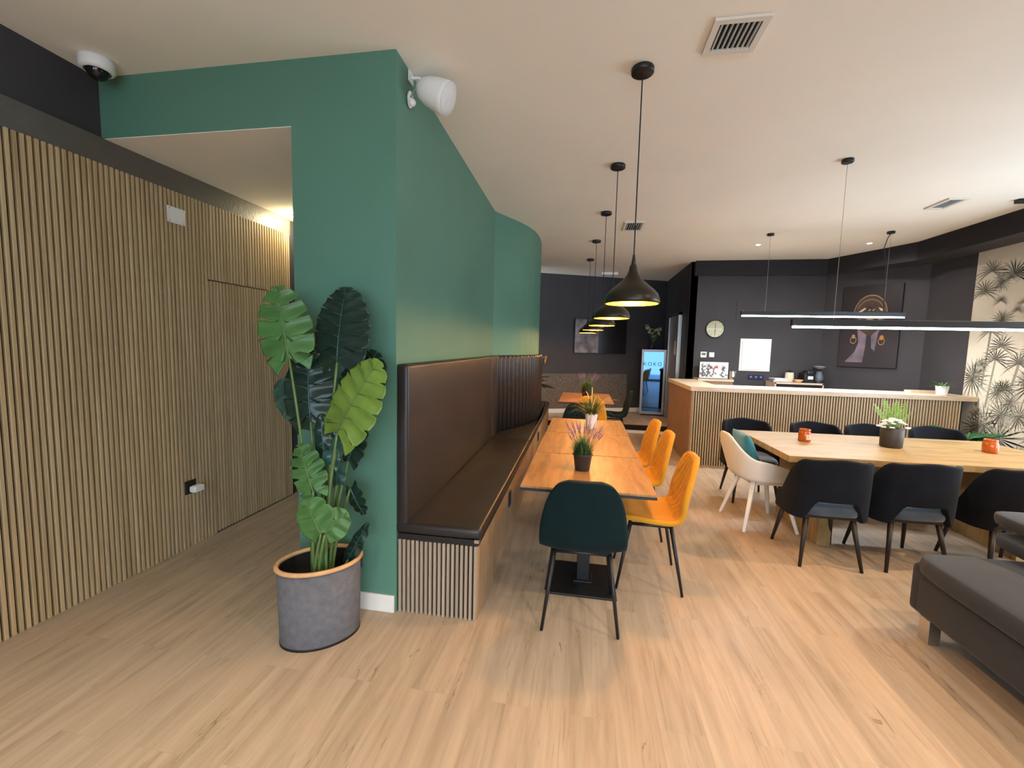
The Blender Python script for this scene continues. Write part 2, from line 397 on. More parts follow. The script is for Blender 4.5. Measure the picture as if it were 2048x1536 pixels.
# ================================================================== LIGHT FITTINGS
def pendant(loc, label):
    x, y = loc
    t = thing('pendant_lamp', label, 'pendant lamp', (x, y, ZC), 0, 'row of black dome pendant lamps')
    ob('ceiling_rose', MB().lathe([(0,0),(.058,0),(.06,-.004),(.06,-.026),(.055,-.03),(0,-.03)], seg=32), M['bmetal'], t, True)
    ob('cord', MB().cyl((0,0,-.03), (0,0,-1.01), .0035, seg=8), M['cable'], t)
    ob('cord_grip', MB().lathe([(0,-.985),(.006,-.985),(.012,-1.03),(.012,-1.045),(0,-1.045)], seg=16), M['bmetal'], t, True)
    pr = [(.013,-1.04),(.018,-1.052),(.022,-1.075),(.033,-1.10),(.055,-1.128),(.085,-1.155),(.115,-1.180),(.138,-1.205),(.148,-1.228),(.150,-1.245),(.147,-1.258)]
    ob('lamp_shade', MB().lathe(pr, seg=48), M['shade'], t, True, solid=.002, soff=1)
    ob('gold_lining', MB().lathe([(r-.0035, z) for r, z in pr[2:]], seg=48), M['gold'], t, True)
    ob('bulb', MB().lathe([(0,-1.12),(.012,-1.125),(.014,-1.15),(.022,-1.17),(.026,-1.185),(.022,-1.198),(.012,-1.206),(0,-1.208)], seg=20), M['bulb'], t, True)
    light('lamp_light', 'POINT', (0,0,-1.235), PENDW, (1.0,.60,.22), .03, parent=t)
    return t
PENDW = 9
pp = [((.249,2.54), 'black dome pendant lamp nearest the green column, hanging over the front table'),
      ((.210,3.79), 'black dome pendant lamp, second in the row from the green column'),
      ((.175,5.05), 'black dome pendant lamp, middle one of the row of five'),
      ((.10,6.33), 'black dome pendant lamp, fourth in the row, over the brown table'),
      ((.03,7.63), 'black dome pendant lamp farthest back, in front of the wall picture')]
P0 = pendant(*pp[0])
for q in pp[1:]: dup(P0, (*q[0], ZC), 0, q[1])

def led_bar(name_label, x0, x1, y, z, can, W=8):
    t = thing('linear_pendant_lamp', name_label, 'pendant lamp', ((x0+x1)/2, y, z), 0)
    L = (x1-x0)/2
    ob('housing', MB().bb(-L, L, -.02, .02, .012, .065), M['bmetal'], t, bevel=.002)
    ob('light_strip', MB().bb(-L+.015, L-.015, -.018, .018, -.004, .0135), M['led'], t)
    for xx in can:
        ob('wire', MB().cyl((xx-(x0+x1)/2, 0, .065), (xx-(x0+x1)/2, 0, ZC-z-.025), .0018, seg=6), M['wire'], t)
        ob('ceiling_canopy', MB().lathe([(0,ZC-z),(.04,ZC-z),(.042,ZC-z-.02),(.038,ZC-z-.026),(0,ZC-z-.026)], (xx-(x0+x1)/2,0,0), 24), M['bmetal'], t, True)
    if W: light('bar_light', 'AREA', (0,0,-.008), W*(x1-x0)/1.9, (.95,.97,1), (x1-x0)-.05, (0,0,0), t, sy=.03)
    return t
b1 = led_bar('white linear light bar hanging over the wooden counter', 2.0, 3.90, 6.13, 2.01, [2.29, 3.655], 20)
cab = ob('power_cord', MB().tube([(3.655-2.95,0,1.03),(3.655-2.95-.03,.0,.97),(3.655-2.95-.06,0,.85),(3.655-2.95-.03,0,.7),(3.655-2.95-.01,0,.4),(3.655-2.95,0,.06)], .005, 8), M['cable'], b1)
b2 = led_bar('white linear light bar hanging low over the long oak table', 1.655, 3.66, 3.88, 1.755, [1.965, 3.35], 0)

def downlight(x, y, label, z=ZC, group=None, e=12, col=(1,.95,.88), cone=160):
    t = thing('downlight', label, 'ceiling light', (x, y, z), 0, group)
    ob('trim_ring', MB().lathe([(.030,0),(.042,0),(.043,-.003),(.034,-.006),(.030,-.004)], seg=28), M['white'], t, True)
    ob('lens', MB().lathe([(0,-.001),(.030,-.001),(.030,-.003),(0,-.003)], seg=24), M['spot'], t)
    light('spot_light', 'SPOT', (0,0,-.02), e, col, .03, parent=t, spot=math.radians(cone), blend=1 if cone > 120 else .6)
    return t
downlight(2.36, 6.73, 'small lit round downlight in the ceiling near the wall clock, left one over the counter', e=25)
downlight(3.77, 6.74, 'small lit round downlight in the ceiling, right one over the counter', e=25)
# added out-of-view downlights that warm the floor, ceiling and green side wall
for (x, y, e, col, lb) in [(-.7, -.1, 50, (1,.82,.62), 'above the open floor in front of the monstera'), (1.3, .4, 48, (1,.74,.50), 'above the open floor in front of the tables'),
                  (2.5, 1.5, 50, (1,.68,.40), 'above the grey sofa'), (3.9, 3.1, 85, (1,.68,.40), 'by the added side window'), (3.9, 1.2, 80, (1,.68,.40), 'behind the grey sofa'),
                  (1.5, -1.4, 45, (1,.76,.52), 'near the street windows, middle one'), (-1.7, -.9, 60, (1,.84,.64), 'near the street windows, by the slatted wall')]:
    downlight(x, y, 'added out-of-view ceiling downlight '+lb, e=e, col=col, cone=100 if x < 0 else 160)
t = thing('corridor_light', 'bright small corridor light at the far end of the slatted wall', 'ceiling light', (-2.70, 3.74, 2.715))
ob('trim_ring', MB().lathe([(.035,0),(.05,0),(.05,-.012),(.035,-.015)], seg=24), M['white'], t, True)
ob('lens', MB().lathe([(0,-.001),(.035,-.001),(.033,-.014),(0,-.02)], seg=24), M['spot'], t, True)
light('spot_light', 'POINT', (0,0,-.05), 4.5, (1,.85,.50), .03, parent=t)

def vent(label, c, dx, dy, rz, n, slat_along='y', closed=False):
    t = thing('air_vent', label, 'air vent', (c[0], c[1], ZC), rz)
    mb = MB(); f = .03; z0, z1 = -.014, -.001
    mb.bb(-dx/2, dx/2, -dy/2, -dy/2+f, z0, z1).bb(-dx/2, dx/2, dy/2-f, dy/2, z0, z1).bb(-dx/2, -dx/2+f, -dy/2+f, dy/2-f, z0, z1).bb(dx/2-f, dx/2, -dy/2+f, dy/2-f, z0, z1)
    ob('frame', mb, M['ventw'], t)
    ob('dark_duct', MB().bb(-dx/2+f, dx/2-f, -dy/2+f, dy/2-f, -.003, -.001), M['felt'], t)
    for k in range(n):
        if closed: a = -dy/2+f+(k+.5)*(dy-2*f)/n; mb = MB().box((0, a, -.008), (dx-2*f, (dy-2*f)/n*.9, .002), rx=.3)
        else: a = -dx/2+f+(k+.5)*(dx-2*f)/n; mb = MB().box((a, 0, -.008), (.0025, dy-2*f, .011), ry=-.35)
        ob('louvre', mb, M['white'], t)
    return t
vent('white ceiling vent with open louvres, nearest the front, above the orange chairs', (.650, 2.338), .245, .245, 0, 8)
vent('pale closed ceiling vent at the right, over the long table', (3.475, 5.055), .18, .32, 0, 8, closed=True)
vent('small ceiling vent with dark louvres behind the first pendant cord', (.53, 5.63), .24, .40, 0, 7)
t = thing('ceiling_panel', 'small white box fitting on the ceiling near the far dark wall', 'light fitting', (.43, 9.0, ZC))
ob('cover', MB().bb(-.16, .16, -.07, .07, -.05, 0), M['white'], t, bevel=.008)
t = thing('ceiling_canopy_box', 'black slim ceiling mount at the right edge above the mural', 'ceiling mount', (4.12, 5.0, ZC))
ob('housing', MB().bb(-.10, .10, -.03, .03, -.035, 0), M['bmetal'], t, bevel=.004)

# ================================================================== BANQUETTE
def offs(pts, d):     # offset polyline to its right (towards the room)
    a = [Vector(p) for p in pts]; out = []
    for i in range(len(a)):
        t_ = (a[min(i+1, len(a)-1)]-a[max(i-1, 0)]).normalized(); out.append(a[i]+Vector((t_.y, -t_.x))*d)
    return out
bq = thing('banquette', 'long dark leather wall bench with slatted oak base along the green wall', 'bench', (-.78, 2.23, 0))
bq.location = (0,0,0)
wl = green_pts[1:]
wall_line = [(-1.02,2.235)] + [(x+.002, y) for x, y in wl[1:]]
YE = 8.02
front = [(-.545, 2.235), (-.555, 3.2), (-.57, 4.3), (-.585, 5.2), (-.60, 6.2), (-.61, 7.0), (-.62, YE-.25), (-.64, YE-.1), (-.70, YE-.03), (-.80, YE)]
poly_ = front + [(-1.25, YE), (-1.05, 7.70)] + [(x+.004, y) for x, y in reversed(wl[1:16])] + [(-1.012, 2.235)]
ob('base', MB().prism([(x-.012 if i < 8 else x, y+(.012 if y < 2.3 else 0)) for i, (x, y) in enumerate(poly_)], .0, .435), M['felt'], bq)
mb = MB()
x = -1.012
while x < -.56: mb.bb(x, x+.0155, 2.227, 2.249, 0, .435); x += .0262
ob('end_slats', mb, M['slat3'], bq, bevel=.0015, seg=1)
mb = MB(); yy = 2.235
def fx(y):
    for a, b in zip(front, front[1:]):
        if a[1] <= y <= b[1]: return a[0]+(b[0]-a[0])*(y-a[1])/(b[1]-a[1])
    return front[6][0]
while yy < YE-.25:
    mb.bb(fx(yy)-.014, fx(yy), yy, yy+.020, 0, .455); yy += .0285
ob('front_slats', mb, M['slat4'], bq, bevel=.0015, seg=1)
ob('top_board', MB().prism([(x+.004 if i < 8 else x, y-(.004 if y < 2.3 else 0)) for i, (x, y) in enumerate(poly_)], .437, .470), M['bmetal'], bq, bevel=.002)
ob('corner_bracket', MB().bb(-.565, -.5385, 2.226, 2.262, .455, .474), M['chrome'], bq)
def cushion(ya, yb, name='seat_cushion'):
    pts = [(x+.018, y) for x, y in front if ya < y < yb-.02] 
    pts = [(fx(ya)+.018, ya)] + pts
    if yb < 7: pts.append((fx(yb)+.018, yb)); back = [(x+.062, y) for x, y in wl if ya < y < yb]
    else: back = [(x+.062, y) for x, y in wl[:15] if ya < y < yb]; 
    def wx(y):
        for a, b in zip(wl, wl[1:]):
            if a[1] <= y <= b[1]: return a[0]+(b[0]-a[0])*(y-a[1])/(b[1]-a[1])
        return wl[0][0]
    if yb < 7: pts.append((wx(yb)+.06, yb))
    else: pts += [(-1.1, YE+.01), (-1.0, 7.7)]
    pts += back[::-1] if back else []
    pts.append(((wx(ya)+.06) if ya > 2.3 else -1.03, ya))
    return ob(name, MB().prism(pts, .472, .535), M['leather'], bq, True, bevel=.022, seg=4)
cushion(2.222, 4.58); cushion(4.59, YE+.02)
# flat back panel
ob('backrest_panel', MB().prism([(-1.030,2.228),(-.955,2.228),(-.978,4.0),(-.986,4.55),(-1.058,4.55)], .50, 1.435), M['leather'], bq, True, bevel=.02, seg=4)
ob('backrest_panel', MB().prism([(-1.058,4.555),(-.986,4.555),(-.99,4.86),(-1.063,4.88)], .50, 1.435), M['leather'], bq, True, bevel=.012, seg=3)
# fluted curved back panel
cl = [(-1.062,4.88),(-.98,5.07),(-.89,5.25),(-.815,5.42),(-.755,5.59),(-.71,5.78),(-.686,5.97),(-.680,6.2),(-.69,6.45),(-.73,6.75),(-.80,7.05),(-.92,7.35),(-1.08,7.62)]
# resample
def resample(pts, step):
    P_ = [Vector(p) for p in pts]; L = [0]
    for a, b in zip(P_, P_[1:]): L.append(L[-1]+(b-a).length)
    n = int(L[-1]/step); out = []
    for k in range(n+1):
        s_ = L[-1]*k/n; j = max(i for i in range(len(L)) if L[i] <= s_+1e-9); j = min(j, len(P_)-2)
        u = (s_-L[j])/(L[j+1]-L[j]); out.append(P_[j].lerp(P_[j+1], u))
    return out, L[-1]
rs, LL = resample(cl, .0085)
per = .085
fl = MB(); inner = []; outer = []
for i, p in enumerate(rs):
    t_ = (rs[min(i+6, len(rs)-1)]-rs[max(i-6, 0)]).normalized(); nn = Vector((t_.y, -t_.x))
    s_ = i*LL/(len(rs)-1); d = .024+.038*abs(math.sin(PI*s_/per))**.5
    inner.append(p+nn*.003); outer.append(p+nn*d)
zs = [.50, .503, 1.40, 1.425, 1.435]; off = [-.012, 0, 0, -.006, -.02]
def flf(u, v):
    i = min(int(round(u*(len(rs)-1))), len(rs)-1); j = min(int(round(v*4)), 4)
    dirv = (outer[i]-inner[i]); q = inner[i]+dirv.normalized()*(max(dirv.length+off[j], .004)); return (q.x, q.y, zs[j])
fl.grid(flf, len(rs)-1, 4)
fl.bm.verts.ensure_lookup_table()
fl.grid(lambda u, v: ((inner[int(round(u*(len(rs)-1)))]*(1-v)+Vector(flf(u, 1)[:2])*v).x, (inner[int(round(u*(len(rs)-1)))]*(1-v)+Vector(flf(u, 1)[:2])*v).y, 1.435), len(rs)-1, 1)
ob('fluted_backrest', fl, M['leather'], bq, True)
for (sy_, sz_) in [(3.31, .33), (5.75, .33)]:
    so = ob('power_socket', MB().box((fx(sy_)+.004, sy_, sz_), (.012, .075, .12)), M['bmetal'], bq, bevel=.003)
    ob('socket_face', MB().box((fx(sy_)+.011, sy_, sz_+.025), (.004, .042, .042)).box((fx(sy_)+.011, sy_, sz_-.028), (.004, .042, .042)), M['cable'], so)

# ================================================================== CAFE TABLES
def cafe_table(loc, label, top, w_=.76, d_=.80, rz=0):
    t = thing('cafe_table', label, 'table', loc, rz, None)
    ob('tabletop', MB().bb(-w_/2, w_/2, -d_/2, d_/2, .728, .75), top, t, bevel=.002)
    ob('top_edge', MB().bb(-w_/2-.001, w_/2+.001, -d_/2-.001, d_/2+.001, .722, .738), M['bmetal'], t)
    ob('mounting_plate', MB().bb(-.15, .15, -.15, .15, .712, .722), M['bmetal'], t)
    ob('column', MB().bb(-.04, .04, -.04, .04, .02, .712), M['bmetal'], t, bevel=.004)
    ob('base_plate', MB().bb(-.21, .21, -.21, .21, .0, .014).bb(-.06, .06, -.06, .06, .014, .022), M['bmetal'], t, bevel=.003)
    return t
T1 = cafe_table((.04, 2.795, 0), 'square oak-topped cafe table at the front of the row, under the nearest lavender pot', M['table'])
dup(T1, (.04, 3.608, 0), 0, 'square oak-topped cafe table in the middle of the joined row of three')
dup(T1, (.045, 4.421, 0), 0, 'square oak-topped cafe table, rear one of the joined row, under the white pot of grass')
cafe_table((.04, 6.98, 0), 'brown-topped cafe table standing apart behind the mustard chair', M['tbrown'], .80, 1.30)

# ================================================================== SHELL CHAIRS
prof = [(.225,.425,.150),(.215,.452,.185),(.14,.462,.212),(.02,.452,.222),(-.09,.447,.226),(-.155,.462,.228),(-.195,.51,.229),(-.215,.58,.226),(-.232,.66,.214),(-.247,.74,.196),(-.259,.81,.168),(-.266,.848,.135),(-.270,.868,.085)]
def prof_at(v):
    f = v*(len(prof)-1); i = min(int(f), len(prof)-2); u = f-i
    p = [prof[max(i-1,0)], prof[i], prof[i+1], prof[min(i+2, len(prof)-1)]]
    return [.5*((2*p[1][k])+(-p[0][k]+p[2][k])*u+(2*p[0][k]-5*p[1][k]+4*p[2][k]-p[3][k])*u*u+(-p[0][k]+3*p[1][k]-3*p[2][k]+p[3][k])*u**3) for k in range(3)]
def shellf(u, v, off=0, inset=1.0, dim=None):
    a = (u-.5)*2; y_, z_, hw = prof_at(v); x_ = a*hw*inset
    b = max(0, min(1, (v-.38)/.25)); c = (abs(x_)/.226)**2.4
    y2 = y_ + .045*b*c; z2 = z_ + .028*(1-b)*c*(1 if v > .1 else v/.1)
    yn, zn, _ = prof_at(min(1, v+.02)); yp, zp, _ = prof_at(max(0, v-.02))
    tx, tz = yn-yp, zn-zp; L = math.hypot(tx, tz); n_ = (-tz/L, tx/L)   # normal to the sitter side
    if n_[1] < 0 and v < .4: n_ = (-n_[0], -n_[1])
    if v >= .4 and n_[0] < 0: n_ = (-n_[0], -n_[1])
    o_ = off + (dim(u, v) if dim else 0)
    return (x_, y2+n_[0]*o_, z2+n_[1]*o_)
def shell_chair(label, mt, loc, rz):
    t = thing('upholstered_chair', label, 'chair', loc, rz)
    ob('seat_shell', MB().grid(lambda u, v: shellf(u, v), 24, 36), mt, t, True, solid=.034, soff=0)
    def dim(u, v):
        X = (u-.5)*2*6.0; Y = v*19.0
        a = abs(((X+Y) % 2)-1); b = abs(((X-Y) % 2)-1)
        d = min(1-a if a > .5 else 1-a, 1) if False else min(min(1-a, a*0+1), 1)
        e1 = 1-a; e2 = 1-b
        g = min(e1, e2)*1.0
        return -.0085*max(0, 1-g*4.2)
    mbq = MB()
    def qf(u, v):
        vv = .40+.575*v; e = min(1, min(u, 1-u)*10, min(v, 1-v)*14)
        return shellf(u, vv, .0175+.010*e, .93, lambda a, b: dim(a, vv)*e)
    mbq.grid(qf, 72, 96)
    ob('quilted_backrest', mbq, mt, t, True)
    ob('seat_pad', MB().grid(lambda u, v: shellf(u, .03+.36*v, .019+.008*min(1, min(u,1-u)*8, min(v,1-v)*8), .93), 20, 16), mt, t, True)
    fr = MB()
    for s in (-1, 1):
        fr.tube([(s*.15, .13, .425), (s*.15, -.12, .425)], .011, 10)
    fr.tube([(-.15, .13, .425), (.15, .13, .425)], .011, 10).tube([(-.15, -.12, .425), (.15, -.12, .425)], .011, 10)
    ob('under_frame', fr, M['bmetal'], t, True)
    for sx in (-1, 1):
        for sy_ in (-1, 1):
            y0 = .13 if sy_ > 0 else -.12
            ob('leg', MB().tube([(sx*.15, y0, .432), (sx*.205, (.205 if sy_ > 0 else -.20), .004)], [.0135, .0085], 12), M['bmetal'], t, True)
    return t
G1 = shell_chair('bottle-green upholstered chair at the near end of the front table, back to the viewer', M['dgreen'], (.02, 2.43, 0), .03)
O1 = shell_chair('mustard quilted chair at the right of the front table, nearest and fully in view', M['orange'], (.465, 2.93, 0), PI/2-.03)
dup(O1, (.465, 3.70, 0), PI/2, 'mustard quilted chair at the right of the middle table, between two like it')
dup(O1, (.45, 4.26, 0), PI/2+.04, 'mustard quilted chair at the right of the rear joined table, farthest of the three')
dup(O1, (.10, 5.86, 0), PI, 'mustard quilted chair facing the viewer behind the pot of grass')
dup(G1, (-.03, 5.08, 0), PI, 'bottle-green chair at the end of the joined tables, half hidden by grass blades')
dup(G1, (.50, 7.13, 0), PI/2, 'bottle-green chair seen side-on at the right of the brown table')

# ================================================================== POTTED PLANTS ON TABLES
def pot_round(t, m_, r0, r1, h, rim=.004, name='pot'):
    ob(name, MB().lathe([(0,0),(r0,0),(r0+.002,.004),(r1,h-.012),(r1+rim,h-.010),(r1+rim,h),(r1-.004,h),(r1-.007,h-.02),(0,h-.02)], seg=36), m_, t, True, bevel=.001)
    ob('soil', MB().lathe([(r1-.008,h-.017),(r1*.5,h-.012),(0,h-.010)], seg=24), M['soil'], t, True)
def blade(mb, p, d, L, w_, droop, n=7, twist=0):
    p = Vector(p); d = Vector(d).normalized(); side = d.cross(Vector((0,0,1)))
    if side.length < .05: side = Vector((1,0,0))
    side.normalize(); prev = None; q = p.copy()
    for i in range(n+1):
        u = i/n; ww = w_*(1-u**2)*(.6+.4*min(1, u*4))+.0003
        a, b = mb.bm.verts.new(q-side*ww), mb.bm.verts.new(q+side*ww)
        if prev: mb.bm.faces.new((prev[0], prev[1], b, a))
        prev = (a, b); dd = (d+Vector((0,0,-droop*u*u*1.6))).normalized(); q = q+dd*L/n
    return q
def lavender(loc, label, seed, nfl=24, s=1.0, group=None):
    r = random.Random(seed); t = thing('potted_lavender', label, 'potted plant', loc, 0, group)
    pot_round(t, M['potdark'], .040*s, .054*s, .10*s)
    st = MB(); fo = MB()
    for k in range(nfl):
        an = r.uniform(0, 2*PI); ra = r.uniform(.10, .60); d = Vector((math.cos(an)*ra, math.sin(an)*ra, 1)).normalized()
        L = s*r.uniform(.10, .155)*1.15; b0 = Vector((math.cos(an)*.025*s, math.sin(an)*.025*s, .085*s)); p1 = b0+d*L*.6+Vector((0,0,0)); 
        d2 = (d+Vector((math.cos(an)*.15, math.sin(an)*.15, 0))).normalized(); p2 = p1+d2*L*.4
        st.tube([b0, p1, p2], .0011*s, 5)
        fb = MB(); q = p2
        for j in range(6):
            rr = (.0046-.0005*j)*s; fb.ball(q, rr, (1,1,1.2), 6); q = q+d2*.0095*s
            for h_ in range(3):
                aa = r.uniform(0, 2*PI); fb.ball(q+Vector((math.cos(aa)*rr, math.sin(aa)*rr, 0)), rr*.55, (1,1,1), 5)
        ob('lavender_spike', fb, M['lav'], t, True)
    ob('flower_stems', st, M['lavg'], t, True)
    for k in range(560):
        an = r.uniform(0, 2*PI); el = r.uniform(.05, 1.0); rr = r.uniform(0, .048*s)
        blade(fo, (math.cos(an)*rr, math.sin(an)*rr, .085*s+r.uniform(0,.07)*s*(1-(rr/(.052*s))**2)), (math.cos(an)*(1-el)*1.3, math.sin(an)*(1-el)*1.3, el*.9+.2), s*r.uniform(.03,.075), .0024*s, .25, 3)
    ob('foliage', fo, M['lavg'], t)
    return t
lavender((.010, 2.80, .75), 'lavender in a dark round pot on the front oak table', 3, 24, 1.12)
lavender((.05, 6.75, .75), 'lavender plant on the brown table at the back, behind the grass', 5, 16, 1.5)
t = thing('potted_grass', 'wispy grass plant in a tall white scalloped pot on the rear joined table', 'potted plant', (.085, 4.30, .75))
ob('pot', MB().lathe([(0,0),(.045,0),(.047,.004),(.062,.145),(.060,.147),(.045,.02),(0,.02)], seg=48, wob=lambda k, r_, z_: (.006*math.cos(k*PI/3) if z_ > .14 else 0)), M['potwhite'], t, True)
ob('soil', MB().lathe([(.053,.12),(0,.125)], seg=24), M['soil'], t)
g1 = MB(); g2 = MB(); r = random.Random(11)
for k in range(190):
    an = r.uniform(0, 2*PI); el = r.uniform(.15, 1)
    blade(g1, (math.cos(an)*.02, math.sin(an)*.02, .12), (math.cos(an)*(1-el*.8), math.sin(an)*(1-el*.8), .35+el), r.uniform(.14,.30), .0040, r.uniform(.5,1.5), 9)
for (an, ra, el, L) in [(-2.8,.7,1,.30),(-2.6,.9,1,.36),(2.9,1,.8,.28),(.2,.9,1,.38),(.05,1.1,.9,.40),(.35,1.0,1,.34),(-1.6,.2,1,.33),(1.6,.1,1,.36),(2.2,.35,1,.33),(-1.0,.3,1,.30),(-.4,.35,1,.31),(3.1,1.3,.7,.30)]:
    blade(g2, (0,0,.12), (math.cos(an)*ra, math.sin(an)*ra, el+.4), L, .0062, 1.0, 10)
ob('grass_blades', g1, M['grass'], t); ob('straw_blades', g2, M['straw'], t)

# ================================================================== LONG TABLE
TR = math.radians(1.5)
lt = thing('long_table', 'long oak table with slab legs in front of the counter', 'table', (2.645, 4.10, 0), TR)
ob('tabletop', MB().bb(-1.085, 1.085, -.525, .525, .71, .76), M['table2'], lt, bevel=.003)
for s in (-1, 1):
    ob('slab_leg', MB().bb(s*.70-.05, s*.70+.05, -.36, .36, 0, .71), M['table2'], lt, bevel=.003)
ob('stretcher', MB().bb(-.65, .65, -.03, .03, .45, .60), M['table2'], lt, bevel=.002)

# ================================================================== TUB CHAIRS
def tub_chair(label, loc, rz, group=None):
    t = thing('tub_chair', label, 'chair', loc, rz, group)
    A = math.radians(112)
    def sm(x): x = max(0, min(1, x)); return x*x*(3-2*x)
    def geo(u, v, off):
        th = (u-.5)*2*A; c = abs(th)
        zt = .80-.02*sm(c/.8)-.30*sm((c-.80)/1.0); zb = .36+.145*(1-sm((c-.42)/.30))
        rx, ry = .252+off, .235+off; z_ = zb+(zt-zb)*v
        lean = .05*(z_-.4)/.4
        cs, sn = math.cos(th), math.sin(th)
        sup = (abs(cs)**3.2+abs(sn)**3.2)**(-1/3.2)
        x_ = rx*sn*sup*(1-.03*v); y_ = -ry*cs*sup*.92-lean*max(0, cs)
        return (x_, y_, z_)
    mb = MB()
    nu, nv = 56, 14; K = nv*2+4
    def band(u, v):     # closed loop cross-section
        q = v*4
        if q < 1: a = (q, .020, 0)
        elif q < 2: a = (1, .020*math.cos((q-1)*PI), 1)
        elif q < 3: a = (1-(q-2), -.020, 0)
        else: a = (0, -.020*math.cos((q-3)*PI), -1)
        x_, y_, z_ = geo(u, a[0], a[1]); 
        if a[2]: z_ += a[2]*.014*math.sqrt(max(0, 1-(a[1]/.02)**2))
        return (x_, y_, z_)
    mb.grid(band, nu, 40)
    ob('backrest', mb, M['navy'], t, True)
    se = MB(); hw, hd = .222, .235
    def seatf(u, v):
        an = 2*PI*u; cs, sn = math.cos(an), math.sin(an); s_ = (abs(cs)**4+abs(sn)**4)**-.25
        prf = [(0,.475),(.6,.474),(.85,.468),(.96,.452),(1,.43),(.99,.405),(.95,.385),(0,.385)]
        f = v*(len(prf)-1); i = min(int(f), len(prf)-2); k = f-i
        rr = prf[i][0]*(1-k)+prf[i+1][0]*k; zz = prf[i][1]*(1-k)+prf[i+1][1]*k
        return (hw*s_*cs*rr, .015+hd*s_*sn*rr, zz)
    se.grid(seatf, 40, 28, closeu=True)
    ob('seat_cushion', se, M['navyseat'], t, True)
    ob('seat_frame', MB().bb(-.19, .19, -.18, .20, .355, .388), M['dwood'], t, bevel=.006)
    for sx in (-1, 1):
        ob('leg', MB().tube([(sx*.165, .16, .37), (sx*.215, .235, .0)], [.019, .011], 12), M['dwood'], t, True)
        ob('leg', MB().tube([(sx*.15, -.15, .37), (sx*.20, -.225, .0)], [.019, .011], 12), M['dwood'], t, True)
    return t
U1 = tub_chair('dark blue velvet tub chair, near side of long table, leftmost, next to cream armchair', (1.80, 3.53, 0), -.02)
dup(U1, (2.37, 3.58, 0), .03, 'dark blue velvet tub chair, near side of long table, middle one of three')
dup(U1, (3.02, 3.58, 0), -.04, 'dark blue velvet tub chair, near side of long table, partly behind grey sofa')
for x, y, a, l in [(1.76, 4.83, PI, 'dark blue tub chair, counter side of long table, leftmost, behind cream armchair'),
                (2.44, 4.82, PI+.03, 'dark blue tub chair, counter side of long table, behind left candle jar'),
                (2.98, 4.84, PI, 'dark blue tub chair, counter side of long table, behind the fern pot'),
                (3.60, 4.88, PI-.04, 'dark blue tub chair, counter side of long table, rightmost, near dark leafy plant')]:
    dup(U1, (x, y, 0), a, l)

# ================================================================== CREAM ARMCHAIR + CUSHION
ac = thing('armchair', 'cream moulded armchair with pale splayed legs at the left end of the long table', 'chair', (1.60, 4.12, 0), -PI/2+.12)
def armf(u, v):
    # u around the rim (front-right -> back -> front-left), v from seat centre to rim
    th = (u-.5)*2*math.radians(128); cs, sn = math.cos(th), math.sin(th); c = abs(th)
    def sm(x): x = max(0, min(1, x)); return x*x*(3-2*x)
    rim = .84-.20*sm((c-.15)/1.0)-.06*sm((c-1.1)/.9)-.10*sm((c-1.85)/.4)
    rx, ry = .29, .275
    sup = (abs(cs)**2.6+abs(sn)**2.6)**(-1/2.6)
    k = v
    flat = sm((k-.45)/.55)
    rr = .15+.85*min(1, k*1.35) if k < .74 else 1
    rr = min(1, k/.62)*.88 + .12*sm((k-.55)/.45)
    zz = .425+.012*(min(1,k/.62))**2 + (rim-.44)*sm((k-.50)/.55)**1.15 if k > .5 else .425+.012*(k/.62)**2
    return (rx*sn*sup*rr, -ry*cs*sup*rr*(1.0 if cs > 0 else .95) - .06*max(0, cs)*sm((k-.6)/.4), zz)
mb = MB().grid(armf, 60, 24)
front_fill = []
ob('seat_shell', mb, M['shell'], ac, True, solid=.012, soff=0)
ob('seat_front', MB().grid(lambda u, v: ((u-.5)*2*(.245-.03*v), -.02+.27*v, .425+.012*v-.02*max(0,v-.8)*5*max(0,v-.8)*5+.0*u), 16, 12), M['shell'], ac, True, solid=.012, soff=0)
ob('leg_mount', MB().bb(-.14, .14, -.13, .13, .385, .418), M['shell'], ac, bevel=.008)
for sx in (-1, 1):
    for sy_ in (-1, 1):
        ob('leg', MB().tube([(sx*.13, sy_*.12, .415), (sx*.235, sy_*.225, .0)], [.027, .017], 4), M['shell'], ac, bevel=.003)
def pillow(w_, h_, th):
    mb = MB()
    def f(u, v, s):
        a, b = (u-.5)*2, (v-.5)*2; e = (1-a**4)*(1-b**4); pin = 1-.06*(a*a*b*b)
        return (a*w_/2*(1-.07*(1-b*b)**0*(b*b)*.0-.05*(1-abs(b))*abs(a)), b*h_/2*(1-.05*(1-abs(a))*abs(b)), s*th/2*max(0, e)**.45)
    mb.grid(lambda u, v: f(u, v, 1), 24, 24); mb.grid(lambda u, v: f(u, v, -1), 24, 24)
    bmesh.ops.remove_doubles(mb.bm, verts=mb.bm.verts, dist=.0005); return mb
cu = ob('cushion', pillow(.36, .36, .10), M['teal'], None, True); tag(cu, 'teal square cushion leaning in the cream armchair', 'cushion')
cu.location = (1.475, 4.13, .655); cu.rotation_euler = (math.radians(90), 0, 0)
cu.rotation_euler = Euler((math.radians(68), 0, math.radians(90)), 'XYZ')

